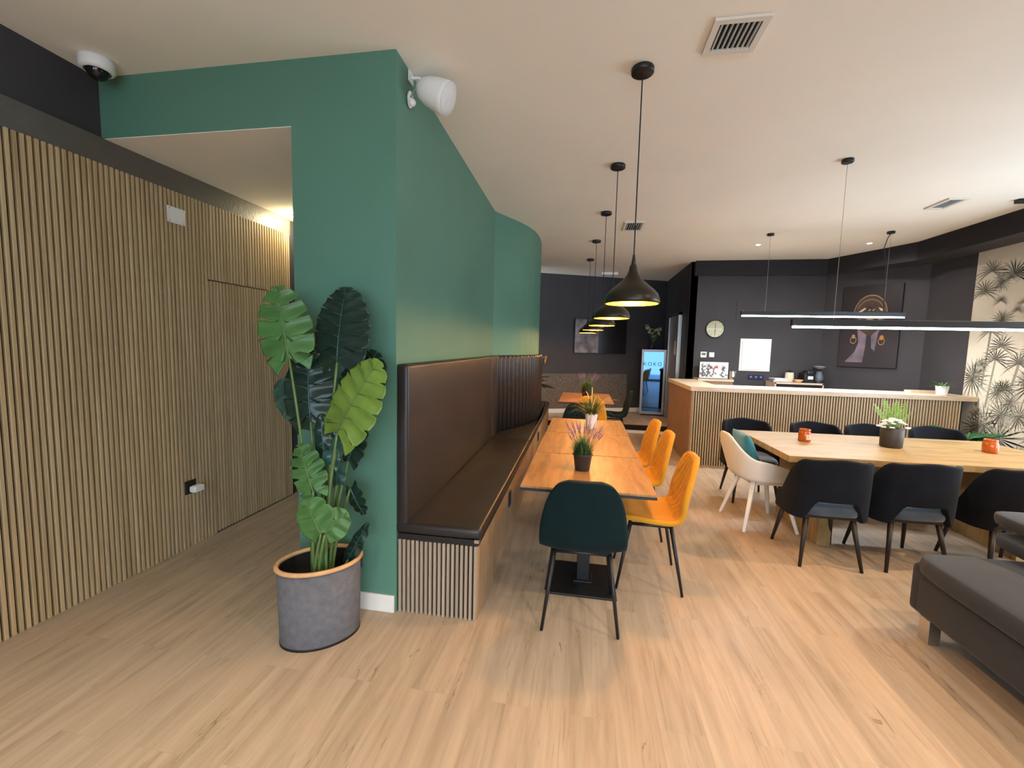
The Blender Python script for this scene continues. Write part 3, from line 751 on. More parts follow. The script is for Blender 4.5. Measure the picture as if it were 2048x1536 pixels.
# ================================================================== SOFA
so = thing('sofa', 'charcoal grey sofa with thick cushions at the right edge', 'sofa', (0, 0, 0))
mb = MB().bb(1.85, 2.95, .5, 2.62, .13, .36)
ob('base', mb, M['sofa'], so, True, bevel=.04, seg=4)
def softbox(x0, x1, y0, y1, z0, z1, puff=.03, r=.06, n=20):
    mb = MB(); cx_, cy_, cz_ = (x0+x1)/2, (y0+y1)/2, (z0+z1)/2
    bmesh.ops.create_cube(mb.bm, size=2); bmesh.ops.subdivide_edges(mb.bm, edges=mb.bm.edges, cuts=9, use_grid_fill=True)
    hx, hy, hz = (x1-x0)/2, (y1-y0)/2, (z1-z0)/2
    for v in mb.bm.verts:
        a, b, c = v.co; k = 7
        def sq(p, h): return p
        q = Vector((a*hx, b*hy, c*hz))
        inner = Vector((max(-hx+r, min(hx-r, q.x)), max(-hy+r, min(hy-r, q.y)), max(-hz+min(r,hz*.95), min(hz-min(r,hz*.95), q.z))))
        d = q-inner
        if d.length > 1e-6: q = inner+d.normalized()*min(r, max(abs(d.x), abs(d.y), abs(d.z)))
        q.z += (1 if c > 0 else -.3)*puff*(1-a**2)*(1-b**2)*abs(c)
        v.co = q+Vector((cx_, cy_, cz_))
    return mb
ob('seat_cushion', softbox(1.82, 3.0, .45, 2.66, .335, .485, .02, .07), M['sofa'], so, True, sub=1)
ob('back_cushion', softbox(2.24, 3.05, .4, 2.74, .50, .60, .01, .05), M['sofa'], so, True, sub=1)
ob('head_cushion', softbox(2.27, 3.1, .4, 2.80, .61, .70, .015, .045), M['sofa'], so, True, sub=1)
ob('end_panel', softbox(1.86, 2.9, 2.55, 2.68, .12, .41, .0, .03), M['sofa'], so, True, sub=1)
for (x, y) in [(1.90, 2.56), (2.85, 2.56), (1.90, .6), (2.85, .6)]:
    ob('leg', MB().bb(x-.03, x+.03, y-.035, y+.035, 0, .135), M['chrome'], so, bevel=.003)

# ================================================================== COUNTER
ct = thing('counter', 'wooden service counter with slatted oak front and pale top', 'counter', (0, 0, 0))
XL, XR, YF = 1.43, 4.70, 6.05
body = MB().bb(XL+.02, 4.585, YF+.03, YF+.50, 0, 1.005).bb(XL+.02, XL+.40, YF+.50, 7.60, 0, 1.005)
ob('body', body, M['felt'], ct)
mb = MB(); x = XL+.022
while x < 4.57: mb.bb(x, x+.0175, YF+.008, YF+.03, .0, 1.003); x += .0315
ob('front_slats', mb, M['slat2'], ct, bevel=.0015, seg=1)
ob('side_panel', MB().bb(XL, XL+.02, YF+.006, 7.61, 0, 1.003), M['cside'], ct, bevel=.002)
mb = MB(); y = YF+.05
while y < 7.58: mb.bb(XL-.006, XL, y, y+.012, .0, 1.003); y += .04
ob('side_slats', mb, M['cside'], ct)
ob('worktop', MB().prism([(XL-.02, YF-.02), (XR+.005, YF-.02), (XR+.005, YF+.52), (XL+.42, YF+.52), (XL+.42, 7.62), (XL-.02, 7.62)], 1.006, 1.062), M['ctop'], ct, bevel=.002)
ob('raised_ledge', MB().bb(4.14, 4.58, YF+.32, YF+.34, 1.062, 1.10).bb(4.14, 4.16, YF+.22, YF+.34, 1.062, 1.10), M['ctop'], ct)
# back cabinets
bc = thing('back_cabinet', 'low wooden back cabinet against the dark wall, under the framed print', 'cabinet', (2.15, 7.76, 0))
ob('carcass', MB().bb(-.26, .28, -.16, .18, 0, 1.04), M['cside'], bc)
ob('worktop', MB().bb(-.27, .29, -.17, .18, 1.04, 1.075), M['ctop'], bc)
bc2 = thing('back_cabinet', 'wooden back cabinet against the dark wall, under the coffee machines', 'cabinet', (3.42, 7.76, 0))
ob('carcass', MB().bb(-.34, .34, -.18, .18, 0, 1.025), M['felt'], bc2)
ob('cabinet_frame', MB().bb(-.36, -.34, -.185, .18, 0, 1.06).bb(.34, .36, -.185, .18, 0, 1.06).bb(-.36, .36, -.185, .18, 1.035, 1.06), M['ctop'], bc2)

# ---- items on cabinets and counter
t = thing('framed_print', 'framed black and white leaf print with a red bloom leaning behind the counter', 'picture', (2.145, 7.70, 1.077))
ob('frame', MB().bb(-.235, .235, -.010, .010, 0, .29), M['cable'], t, bevel=.002)
ob('print', MB().bb(-.225, .225, -.012, -.009, .010, .280), M['white'], t)
r = random.Random(4); mb = MB(); mr = MB()
def leafshape(mb, c, ang, L, W, yy, vert=True, n=6):
    pts = []
    for i in range(n+1): u = i/n; pts.append((u*L, W*math.sin(PI*u)**.8))
    for i in range(n-1, 0, -1): u = i/n; pts.append((u*L, -W*.25*math.sin(PI*u)))
    ca, sa = math.cos(ang), math.sin(ang)
    return [(c[0]+x*ca-z*sa, c[1]+x*sa+z*ca) for x, z in pts]
def clipb(p, x0, x1, z0, z1): return (max(x0, min(x1, p[0])), max(z0, min(z1, p[1])))
for k in range(46):
    c = (r.uniform(-.2, .2), r.uniform(.02, .2)); a = r.uniform(.2, 2.9)
    for q in range(2):
        pts = [clipb(p, -.222, .222, .012, .278) for p in leafshape(mb, c, a+q*.4-.2, r.uniform(.04,.09), .011, 0)]
        (mr if abs(c[0]-.05) < .045 and c[1] > .08 else mb).poly([(p[0], -.0125-.0001*k, p[1]) for p in pts])
ob('leaf_pattern', mb, mat('ink_grey', (.12,.13,.14), .7), t); ob('red_bloom', mr, mat('ink_red', (.5,.10,.08), .7), t)
t = thing('steel_tumbler', 'tall brushed steel cup beside the framed print', 'cup', (2.44, 7.68, 1.077))
ob('body', MB().lathe([(0,0),(.048,0),(.05,.003),(.052,.14),(.049,.14),(.047,.01),(0,.01)], seg=28), M['chrome'], t, True)
t = thing('paper_stack', 'flat stack of pale papers behind the counter', 'papers', (3.10, 7.74, 1.061))
t.location.x = 3.17
for k in range(4):
    ob('sheet_pad', MB().box((0, 0, .010+k*.014), (.20, .2, .013), rz=.06*(k-1.5)), M['white'] if k % 2 else M['chrome'], t)
t = thing('press_pot', 'pale pitcher with a dark lid and handle on the back cabinet', 'jug', (3.345, 7.76, 1.061))
ob('body', MB().lathe([(0,0),(.062,0),(.065,.01),(.062,.15),(.06,.16),(0,.16)], seg=28), mat('cream_enamel', (.62,.55,.42), .3), t, True)
ob('lid', MB().lathe([(0,.205),(.012,.203),(.014,.185),(.05,.178),(.062,.165),(.062,.160),(0,.160)], seg=24), M['cable'], t, True)
ob('handle', MB().tube([(.055,-.02,.14),(.095,-.03,.135),(.105,-.03,.09),(.09,-.03,.04),(.058,-.02,.035)], .008, 8), M['cable'], t, True)
t = thing('wooden_bowl', 'small orange-brown bowl in front of the pitcher', 'bowl', (3.43, 7.63, 1.061))
ob('bowl_body', MB().lathe([(0,0),(.03,0),(.034,.004),(.07,.05),(.066,.05),(.03,.010),(0,.010)], seg=28), M['bamboo'], t, True)
t = thing('coffee_machine', 'squat black coffee machine with a white sticker', 'coffee maker', (3.60, 7.74, 1.061))
ob('body', softbox(-.085, .085, -.10, .12, .0, .17, .0, .03), M['cable'], t, True, sub=1)
ob('brew_head', softbox(-.06, .06, -.13, .05, .13, .20, .0, .025), M['bmetal'], t, True, sub=1)
ob('sticker', MB().bb(-.03, .045, -.104, -.1005, .06, .11), M['wplastic'], t)
t = thing('filter_coffee_maker', 'taller dark coffee maker with a glass jug, right of the squat one', 'coffee maker', (3.74, 7.72, 1.061))
t.location.x = 3.765
ob('base', MB().lathe([(0,0),(.075,0),(.078,.01),(.07,.022),(0,.022)], seg=28), M['bmetal'], t, True)
ob('tower', MB().bb(-.05, .05, .055, .10, .02, .24), M['bmetal'], t, bevel=.01)
ob('filter_head', MB().lathe([(0,.225),(.055,.225),(.082,.262),(.084,.275),(0,.28)], seg=28), mat('grey_plastic', (.16,.16,.18), .35), t, True)
ob('glass_jug', MB().lathe([(0,.024),(.055,.024),(.066,.06),(.06,.12),(.042,.17),(.046,.19)], seg=28), mat('smoky_glass', (.12,.13,.16), .08, spec=.8), t, True)
# wall items on back wall (y = 7.95)
def on_back(name, label, cat, x, z): return thing(name, label, cat, (x, 7.95, z))
t = on_back('wall_clock', 'round gold-faced clock on the dark wall above the counter', 'clock', 2.19, 1.92)
ob('case', MB().lathe([(0,0),(.15,0),(.152,.02),(.146,.03),(.140,.022),(0,.02)], seg=48).xf(Matrix.Rotation(PI/2, 4, 'X')), M['cable'], t, True)
ob('dial', MB().lathe([(0,.0225),(.140,.0235)], seg=48).xf(Matrix.Rotation(PI/2, 4, 'X')), mat('brushed_brass', (.36,.34,.22), .35, .4), t)
ob('clock_hand', MB().bb(-.003, .003, -.028, -.026, -.10, .09), M['cable'], t); ob('clock_hand', MB().bb(-.125, .11, -.031, -.029, -.004, .004), M['white'], t)
mb = MB()
for k in range(12):
    a = k*PI/6; mb.box((.12*math.cos(a), -.025, .12*math.sin(a)), (.022, .002, .004), ry=-a)
ob('hour_marks', mb, M['cable'], t)
t = on_back('electrical_panel', 'large white flush panel box on the dark wall above the sockets', 'panel', 2.84, 1.49)
t.location.x = 2.86
ob('frame', MB().bb(-.245, .245, -.012, 0, -.275, .275), M['white'], t, bevel=.003)
ob('panel_door', MB().bb(-.21, .23, -.022, -.012, -.25, .255), M['white'], t, bevel=.003)
t = on_back('thermostat', 'white thermostat with a grey display on the dark wall', 'thermostat', 2.03, 1.465)
t.location.z = 1.475
ob('body', MB().bb(-.05, .05, -.022, 0, -.05, .05), M['wplastic'], t, bevel=.006)
ob('display', MB().bb(-.033, .033, -.0235, -.021, -.008, .03), mat('lcd_grey', (.10,.12,.11), .3), t)
t = on_back('light_switch', 'plain white switch right of the thermostat', 'switch', 2.165, 1.475)
ob('plate', MB().bb(-.042, .042, -.01, 0, -.042, .042), M['wplastic'], t, bevel=.003)
ob('rocker', MB().bb(-.03, .03, -.014, -.009, -.03, .03), M['wplastic'], t, bevel=.002)
t = on_back('socket_strip', 'black triple socket with blue lights below the white panel', 'socket', 2.86, 1.115)
t.location.x = 2.90
ob('plate', MB().bb(-.125, .125, -.012, 0, -.042, .042), M['cable'], t, bevel=.003)
for k in (-1, 0, 1):
    ob('indicator', MB().lathe([(0,.013),(.014,.0135),(.015,.012)], (0,0,0), 16).xf(Matrix.Translation((k*.08,0,0)) @ Matrix.Rotation(PI/2, 4, 'X')), mat('blue_indicator', (.02,.02,.3), .4, emit=(.05,.06,1), es=1.2), t)
t = on_back('wall_cover', 'faint dark square cover plate high on the dark wall', 'cover plate', 2.66, 2.25)
t.location.x = 2.68
ob('plate', MB().bb(-.16, .16, -.006, 0, -.16, .16), M['black'], t, bevel=.002)

# succulent on the counter
t = thing('potted_succulent', 'spiky green plant in a small white pot on the right of the counter', 'potted plant', (4.40, 6.15, 1.0625))
ob('pot', MB().lathe([(0,0),(.048,0),(.05,.003),(.066,.115),(.062,.117),(.05,.1),(0,.1)], seg=40, wob=lambda k, r_, z_: (.003*math.cos(k*PI/2.5) if z_ > .11 else 0)), M['potwhite'], t, True)
mb = MB(); r = random.Random(2)
for k in range(70):
    an = r.uniform(0, 2*PI); el = r.uniform(.15, 1.1)
    blade(mb, (math.cos(an)*.02, math.sin(an)*.02, .1), (math.cos(an), math.sin(an), el), r.uniform(.08,.15), .0075, .7, 5)
ob('leaves', mb, leafm('succulent_leaf', (.07,.17,.05), .5), t)

# ---- on the long table
def candle(loc, label, ang):
    t = thing('candle_jar', label, 'candle', loc, ang)
    ob('glass_jar', MB().lathe([(0,0),(.044,0),(.048,.006),(.048,.082),(.043,.09),(.041,.096),(.044,.099),(.044,.110),(.040,.111),(.038,.099),(.043,.08),(.042,.07),(0,.07)], seg=32), M['amber'], t, True)
    mb = MB(); mb.grid(lambda u, v: (.0488*math.sin((u-.5)*1.0), -.0488*math.cos((u-.5)*1.0), .022+.045*v), 8, 1)
    ob('label', mb, M['paper'], t)
    mk = MB()
    for k in range(3): mk.grid(lambda u, v, k=k: (.0491*math.sin((u-.5)*(.6-.12*k)), -.0491*math.cos((u-.5)*(.6-.12*k)), .034+.009*k+.003*v), 6, 1)
    ob('label_lines', mk, mat('label_ink', (.25,.12,.06), .7), t)
    return t
c1 = candle((1.965, 4.18, .76), 'amber glass candle jar on the left part of the long table', .35)
candle((3.34, 4.12, .76), 'amber glass candle jar on the right part of the long table', .95)
t = thing('potted_fern', 'bright green fern and white flowers in a black pot on the long table', 'potted plant', (2.62, 4.13, .76))
ob('pot', MB().lathe([(0,0),(.070,0),(.077,.008),(.082,.165),(.078,.168),(.074,.15),(0,.15)], seg=40), M['potdark'], t, True)
ob('soil', MB().lathe([(.074,.151),(0,.156)], seg=20), M['soil'], t)
def frond(mb, p, d, L, W, droop, n=15):
    p = Vector(p); d = Vector(d).normalized(); q = p.copy(); pr = []
    for i in range(n+1): pr.append(q.copy()); d = (d+Vector((0,0,-droop/n))).normalized(); q = q+d*L/n
    mb.tube(pr, [.0022*(1-.6*i/n) for i in range(n+1)], 5)
    for i in range(2, n+1):
        t_ = (pr[i]-pr[i-1]).normalized(); s_ = t_.cross(Vector((0,0,1)))
        if s_.length < .1: s_ = Vector((1,0,0))
        s_.normalize(); u = i/n; w_ = W*math.sin(PI*min(1, .12+u*.86))**.8
        s_ = (s_*.75+Vector((1,0,0))*(.55 if s_.x >= 0 else -.55)).normalized()
        for sg in (-1, 1):
            dd = (s_*sg+t_*.55).normalized(); a = pr[i]; nrm = dd.cross(t_).normalized(); wid = L/n*.30
            b = a+dd*w_; m1 = a+dd*w_*.45+t_*wid; m2 = a+dd*w_*.45-t_*wid
            mb.poly([a-t_*wid*.7, m2, b, m1, a+t_*wid*.7])
for k, (an, el, L) in enumerate([(1.7,3.2,.27),(2.6,2.2,.24),(.4,2.6,.26),(3.1,1.6,.22),(-.1,1.9,.23),(-2.4,2.0,.17),(-.8,2.2,.18),(.9,3.4,.25)]):
    mb = MB(); frond(mb, (.02*math.cos(an), .02*math.sin(an), .155), (math.cos(an), math.sin(an), el), L, .052, .35); ob('fern_frond', mb, M['fern'], t)
mb = MB(); r = random.Random(9)
for k in range(80):
    an = r.uniform(0, 2*PI); rr = r.uniform(0, .09); c = Vector((-.035+1.3*rr*math.cos(an), -.05+rr*math.sin(an)*.6, .182+.065*(1-(rr/.09)**2)+r.uniform(-.010,.010)))
    for j in range(5):
        a = j*2*PI/5+r.random(); mb.ball(c+Vector((.010*math.cos(a), .010*math.sin(a), 0)), .0098, (1,1,.5), 6)
ob('white_flowers', mb, M['petal'], t, True)
# dark leafy plant between counter and mural
def leaf_mesh(L, W, notch=0, nsl=5, droop=.2, fold=.12, sweep=.25, nu=24, nv=60, heart=.12, seed=0, sw=.16):
    r = random.Random(seed); ph = [r.uniform(-.12, .12) for _ in range(2)]
    mb = MB()
    def f(u, v):
        a = (u-.5)*2; w0 = math.sin(PI*min(1, (v*.93+.07))**.85)**.55*(1-.22*v)
        s = v*nsl+.35+ph[0 if a < 0 else 1]; fr = abs((s % 1)-.5)*2           # 1 at slit
        nn = 1-notch*max(0, (fr-1+sw)/sw)**.7*(1 if .10 < v < .95 else 0)
        x = a*W/2*w0*nn
        yb = v*L-heart*L*(1-v)*abs(a)**1.2*(1-v)*2.0
        yl = yb+sweep*abs(x)*(1-.3*v)
        z = -droop*L*(v**2)-fold*abs(x)+.006*math.cos(s*2*PI)*min(1, abs(a)*2)
        return (x, yl, z)
    return mb.grid(f, nu, nv)
t = thing('leafy_plant', 'dark green leafy plant on the floor between the counter and the mural wall', 'potted plant', (4.24, 5.62, 0))
ob('pot', MB().lathe([(0,0),(.10,0),(.13,.26),(.12,.26),(.11,.22),(0,.22)], seg=28), M['potdark'], t, True)
for k, (an, el, L) in enumerate([(3.2,.9,.28),(3.9,1.1,.3),(-.5,.9,.28),(4.7,1.2,.3),(.4,.9,.26),(1.7,1.0,.24),(-1.1,1.3,.28)]):
    d = Vector((math.cos(an), math.sin(an), 0)); p2 = Vector((0,0,.22))+d*.08+Vector((0,0,.42+.03*(k % 3)))
    lf = ob('leaf', leaf_mesh(L, .22, .0, 5, .45, .35, .1, 10, 16, seed=k).xf(Matrix.Translation(p2-Vector((0,0,.06))) @ Matrix.Rotation(an-PI/2, 4, 'Z') @ Matrix.Rotation(el*.7, 4, 'X')), leafm('plant_dark_leaf', (.016,.085,.024), .35) if k == 0 else bpy.data.materials['plant_dark_leaf'], t, True, solid=.001)
    ob('stem', MB().tube([(0,0,.2), tuple(p2*.5+Vector((0,0,.12))), tuple(p2)], .004, 6), M['stem'], t, True)

# ================================================================== PAINTINGS AND MURAL
A0, A1 = Vector((3.87, 7.95)), Vector((4.72, 7.0)); ad = (A1-A0).normalized(); AA = math.atan2(ad.y, ad.x)
pc = A0+ad*((A1-A0).length*.50)
t = thing('portrait_painting', 'large dark portrait canvas of an upturned head with gold earrings on the angled wall', 'painting', (pc.x, pc.y, 1.97), AA)
PW, PH = .735, 1.25
ob('canvas', MB().bb(-PW/2, PW/2, -.036, -.002, -PH/2, PH/2), mottled('canvas_plum_black', (.020,.014,.017), .5, .5, 1.2, 0), t, bevel=.002)
def flat(name, polys, m_, yy, par=None):
    mb = MB()
    for k, pl in enumerate(polys): mb.poly([(x*PW/2, yy-.0001*k, z*PH/2) for x, z in pl])
    return ob(name, mb, m_, par or t)
def ell(cx_, cz_, rx, rz_, a0=0, a1=2*PI, n=24): return [(cx_+rx*math.cos(a0+(a1-a0)*i/n), cz_+rz_*math.sin(a0+(a1-a0)*i/n)) for i in range(n+(0 if a1-a0 > 6 else 1))]
def ring(cx_, cz_, rx, rz_, th, a0=0, a1=2*PI, n=24):
    out = []
    for i in range(n):
        b0 = a0+(a1-a0)*i/n; b1 = a0+(a1-a0)*(i+1)/n
        out.append([(cx_+rx*math.cos(b0), cz_+rz_*math.sin(b0)), (cx_+rx*math.cos(b1), cz_+rz_*math.sin(b1)), (cx_+(rx-th)*math.cos(b1), cz_+(rz_-th)*math.sin(b1)), (cx_+(rx-th)*math.cos(b0), cz_+(rz_-th)*math.sin(b0))])
    return out
mbr = mottled('paint_brown', (.055,.030,.020), .5, .5, 5, 0); mlv = mottled('paint_lavender', (.16,.12,.15), .5, .4, 5, 0)
mgd = mat('paint_gold', (.35,.22,.10), .4); mhl = mat('paint_highlight', (.55,.45,.34), .4); mor = mat('paint_orange', (.42,.17,.04), .5)
flat('painted_head', [ell(0, .30, .56, .46), [(-.50,.25),(.50,.25),(.40,-.12),(.25,-.22),(-.25,-.22),(-.42,-.12)]], mbr, -.0372)
flat('painted_neck', [[(-.38,-.05),(-.06,-.20),(-.06,-.45),(-.12,-.88),(-.75,-.88),(-.42,-.62),(-.32,-.40)], [(.10,-.22),(.36,-.05),(.30,-.30),(.26,-.60),(.14,-.52)]], mlv, -.0376)
flat('painted_cheek', [[(-.40,.22),(-.26,.18),(-.28,.02),(-.38,.04)], [(.28,.26),(.44,.28),(.42,.06),(.30,.04)]], mlv, -.0380)
flat('painted_gold_line', ring(0, .30, .57, .47, .02, .1, PI-.1) + ring(0, .30, .48, .36, .012, .3, PI-.4), mgd, -.0384)
flat('painted_highlight', [[(-.42,.36),(-.20,.46),(-.14,.44),(-.36,.33)], [(-.09,.38),(0,.43),(.0,.40)], [(.06,.39),(.16,.43),(.10,.38)], [(.26,.46),(.40,.42),(.42,.36),(.34,.38)]], mhl, -.0388)
flat('painted_lips', ring(.0, .10, .20, .09, .04, .1, PI-.1) + ring(.0, .06, .10, .05, .05, .1, PI-.1), mgd, -.0392)
flat('painted_earring', ring(-.50, -.33, .11, .09, .02) + [ell(-.50,-.24,.06,.05)] , mgd, -.0392)
flat('painted_earring', ring(.46, -.36, .11, .09, .02) + [ell(.46,-.27,.07,.06)], mor, -.0392)

fp = onfar(.30, .03); FAz = FA
t = thing('wall_picture', 'wide dark picture with a cloudy grey left part on the far wall behind the pendants', 'picture', (fp.x, fp.y, 1.79), FAz)
ob('canvas', MB().bb(-.60, .60, -.03, -.002, -.36, .36), mat('picture_black', (.010,.007,.008), .25), t, bevel=.003)
ob('grey_section', MB().bb(-.59, -.06, -.032, -.029, -.35, .35), mottled('cloudy_grey', (.16,.12,.12), .4, .85, 4.5, 0), t)  # cloudy grey panel covering the left part
# gold ornament on far wall
gp = onfar(-.83, .01)
t = thing('wall_ornament', 'small golden leaf ornament on the far wall beside the fluted backrest', 'ornament', (gp.x, gp.y, 1.30), FAz)
mb = MB()
for a, L in [(1.5,.08),(.9,.07),(.3,.06),(2.6,.07),(-1.6,.12),(-1.2,.07)]:
    mb.tube([(0,-.01,0), (math.cos(a)*L*.6,-.03,math.sin(a)*L*.6), (math.cos(a)*L,-.02,math.sin(a)*L)], [.012,.016,.003], 6)
ob('leaf_spray', mb, mat('ornament_gold', (.55,.28,.09), .4, .7), t, True)
# mural palms
def mural_palm(c, s, kind, r, trunk=None):
    k = MB(); n = 15 if kind else 22
    for i in range(n):
        a = (PI*(-.12+1.24*i/(n-1))) if kind else 2*PI*i/n
        L = s*r.uniform(.75, 1.05)
        for j in range(2):
            aa = a+r.uniform(-.05,.05); pts = leafshape(k, (0,0), aa, L*(1-.2*j), s*.035, 0)
            # drooping
            pl = []
            for (x, z) in pts:
                d = math.hypot(x, z); pl.append((c[0]+x, c[1]+z-(.35*d*d/s if kind else .10*d*d/s)))
            k.poly([(-.0012-.00003*i, y_, z_) for y_, z_ in pl])
    if trunk:
        y1, z1, w_ = trunk
        k.poly([(-.001, c[0]-w_, c[1]), (-.001, c[0]+w_, c[1]), (-.001, (c[0]+y1)/2+w_, (c[1]+z1)/2), (-.001, y1+w_*1.3, z1), (-.001, y1-w_*1.3, z1), (-.001, (c[0]+y1)/2-w_, (c[1]+z1)/2)])
    return k
r = random.Random(21)
# y, z, size, kind, tone, trunk(y,z,w)
pal = [(5.68,1.98,.17,0,'print1',None),(5.72,2.2,.13,1,'print3',None),(5.60,2.48,.30,1,'print3',None),(5.12,2.55,.32,1,'print1',(5.1,1.9,.03)),
       (5.70,1.52,.26,1,'print3',(5.76,.95,.012)),(5.42,1.48,.24,1,'print3',(5.55,.85,.016)),(5.88,1.45,.16,1,'print3',(5.88,.95,.010)),(5.30,1.62,.16,1,'print1',None),
       (5.55,.62,.42,0,'print3',None),(5.05,1.10,.30,0,'print3',None),(5.35,.90,.22,0,'print2',None),(5.2,.35,.34,1,'print1',None),(5.85,.85,.16,1,'print2',None),
       (5.75,.75,.30,0,'print3',None),(5.62,1.15,.20,0,'print2',None),(5.25,1.25,.28,0,'print3',(5.2,.5,.02)),(5.78,.50,.24,0,'print3',None),(5.85,.12,.16,1,'print3',None),(5.5,.25,.34,1,'print3',None),(5.1,.75,.28,0,'print3',None),(5.8,1.85,.20,1,'print1',(5.84,1.2,.012)),(5.2,2.15,.30,1,'print2',None),(5.95,2.3,.10,1,'print2',None),(5.45,2.15,.12,1,'print2',None)]
for q in range(30):
    pal.append((r.uniform(4.98, 5.98), r.uniform(.1, 2.6), r.uniform(.12, .30), r.choice([0, 1, 1]), r.choice(['print2', 'print2', 'print3']), None))
for (y_, z_, s_, kd, tn, tr) in pal:
    k = mural_palm((y_, z_), s_, kd, r, tr)
    for v in k.bm.verts:
        v.co.x += 4.712; v.co.y = max(5.035, min(6.262, v.co.y+(.18 if v.co.y > 5.2 else .08))); v.co.z = max(.01, min(2.95, v.co.z))
    struct('palm_print', k, M[tn], parent=mur)

# ================================================================== FRIDGE, VASE, BACK PLANT
t = thing('display_fridge', 'tall silver-framed glass-door fridge reflecting blue daylight at the far wall', 'fridge', (1.43, 9.42, .14), math.radians(-7))
W2, HF = .245, 1.40
ob('cabinet', MB().bb(-W2, W2, .03, .42, .03, HF), M['cable'], t, bevel=.005)
for sx in (-1, 1): ob('foot', MB().bb(sx*.2-.02, sx*.2+.02, .06, .38, 0, .03), M['cable'], t)
mb = MB().bb(-W2, W2, 0, .03, .03, .085).bb(-W2, W2, 0, .03, HF-.05, HF).bb(-W2, -W2+.045, 0, .03, .085, HF-.05).bb(W2-.045, W2, 0, .03, .085, HF-.05)
dd = ob('door_frame', mb, M['fridgef'], t)
gl = ob('door_glass', MB().bb(-W2+.045, W2-.045, .008, .014, .085, HF-.05), M['mirror'], t)
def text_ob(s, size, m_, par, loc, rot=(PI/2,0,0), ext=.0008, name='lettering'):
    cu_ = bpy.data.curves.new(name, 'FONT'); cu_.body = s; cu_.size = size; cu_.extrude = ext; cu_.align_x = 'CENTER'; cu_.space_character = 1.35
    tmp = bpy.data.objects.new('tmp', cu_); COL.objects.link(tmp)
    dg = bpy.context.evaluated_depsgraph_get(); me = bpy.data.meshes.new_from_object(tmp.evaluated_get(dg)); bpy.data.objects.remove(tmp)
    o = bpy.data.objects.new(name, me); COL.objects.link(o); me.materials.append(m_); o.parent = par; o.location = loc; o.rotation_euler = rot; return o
text_ob('KOKO', .108, M['cable'], gl, (-.02, .007, 1.06), name='reflected_lettering')  # reflection of a window sign, put on the glass as flat lettering
t = thing('flower_vase', 'dark vase with pale flowers standing on the fridge', 'vase', (1.41, 9.58, 1.54))
ob('vase', MB().lathe([(0,0),(.04,0),(.055,.04),(.05,.09),(.028,.13),(.03,.15),(.025,.15),(.02,.12),(0,.03)], seg=24), M['cable'], t, True)
mb = MB(); ms = MB(); r = random.Random(8)
for k in range(16):
    an = r.uniform(0, 2*PI); ra = r.uniform(.03, .17); h_ = r.uniform(.26, .50)
    p = Vector((math.cos(an)*ra, math.sin(an)*ra*.6, h_)); ms.tube([(0,0,.12), (p.x*.4, p.y*.4, h_*.6), tuple(p)], .002, 5)
    for j in range(7): mb.ball(p+Vector((r.uniform(-.03,.03), r.uniform(-.03,.03), r.uniform(-.03,.03))), .014, (1,1,.8), 6)
ob('blooms', mb, mottled('cream_bloom', (.34,.33,.22), .8, .2, 30, 0), t, True); ob('stems', ms, M['stem'], t, True)
t = thing('dark_palm', 'dark plant with long drooping leaves beyond the end of the bench', 'potted plant', (-1.02, 8.42, .14))
ob('pot', MB().lathe([(0,0),(.11,0),(.14,.28),(.13,.28),(.12,.24),(0,.24)], seg=28), M['potdark'], t, True)
for k, (an, el, L, h_) in enumerate([(0.0,.55,.44,.68),(-.35,.45,.46,.78),(.15,.95,.36,.95),(-.7,.9,.40,.86),(-1.5,.8,.35,.7)]):
    p2 = Vector((.02*math.cos(an), .02*math.sin(an), .24+h_*.55))
    ob('leaf', leaf_mesh(L, .15, 0, 4, .35, .3, .05, 8, 16, heart=0, seed=k).xf(Matrix.Translation(p2) @ Matrix.Rotation(an-PI/2, 4, 'Z') @ Matrix.Rotation(el*.5, 4, 'X')), leafm('palm_dark_leaf', (.012,.028,.014), .4) if k == 0 else bpy.data.materials['palm_dark_leaf'], t, True, solid=.001)
    ob('stem', MB().cyl((0,0,.22), p2, .006, seg=6), M['stem'], t, True)

# ================================================================== SMALL WALL FITTINGS LEFT
t = thing('dome_camera', 'white dome security camera in the upper left ceiling corner', 'security camera', (-2.70, 2.08, ZC))
ob('housing', MB().lathe([(0,0),(.075,0),(.078,-.01),(.078,-.05),(.070,-.062),(.058,-.064)], seg=36), M['wplastic'], t, True)
ob('dark_dome', MB().lathe([(.050,-.060),(.047,-.075),(.036,-.095),(.018,-.107),(0,-.110)], seg=28), mat('smoked_dome', (.01,.01,.012), .08), t, True)
t = thing('speaker_lamp', 'white bullet-shaped speaker on a bracket under the ceiling beside the green column', 'speaker', (-.885, 2.40, 2.935))
body = MB().lathe([(0,-.10),(.03,-.095),(.055,-.07),(.072,-.03),(.082,.02),(.086,.07),(.086,.095)], seg=36)
face = MB().lathe([(.086,.093),(.084,.102),(.05,.112),(0,.115)], seg=36)
Rm = Vector((.9, -.02, -.40)).to_track_quat('Z', 'Y').to_matrix().to_4x4()
ob('body', body.xf(Rm), M['wplastic'], t, True, solid=.002); ob('grille', face.xf(Rm), mottled('grille_white', (.66,.66,.64), .6, .05, 40, .3, 500), t, True)
ob('bracket', MB().tube([(-.13,.0,.09),(-.11,.0,.085),(-.085,.01,.09),(-.05,.03,.05)], .008, 8).bb(-.135,-.127,-.03,.03,.06,.12), M['wplastic'], t, bevel=.001)
t = thing('motion_sensor', 'small white sensor on the green wall below the bullet-shaped speaker', 'sensor', (-1.02, 2.375, 2.895))
ob('body', MB().ball((.012, 0, 0), .03, (.55, .9, 1.5), 20), M['wplastic'], t, True)
ob('lens', MB().ball((.028, -.01, -.022), .02, (1, 1, 1), 16), M['wplastic'], t, True)
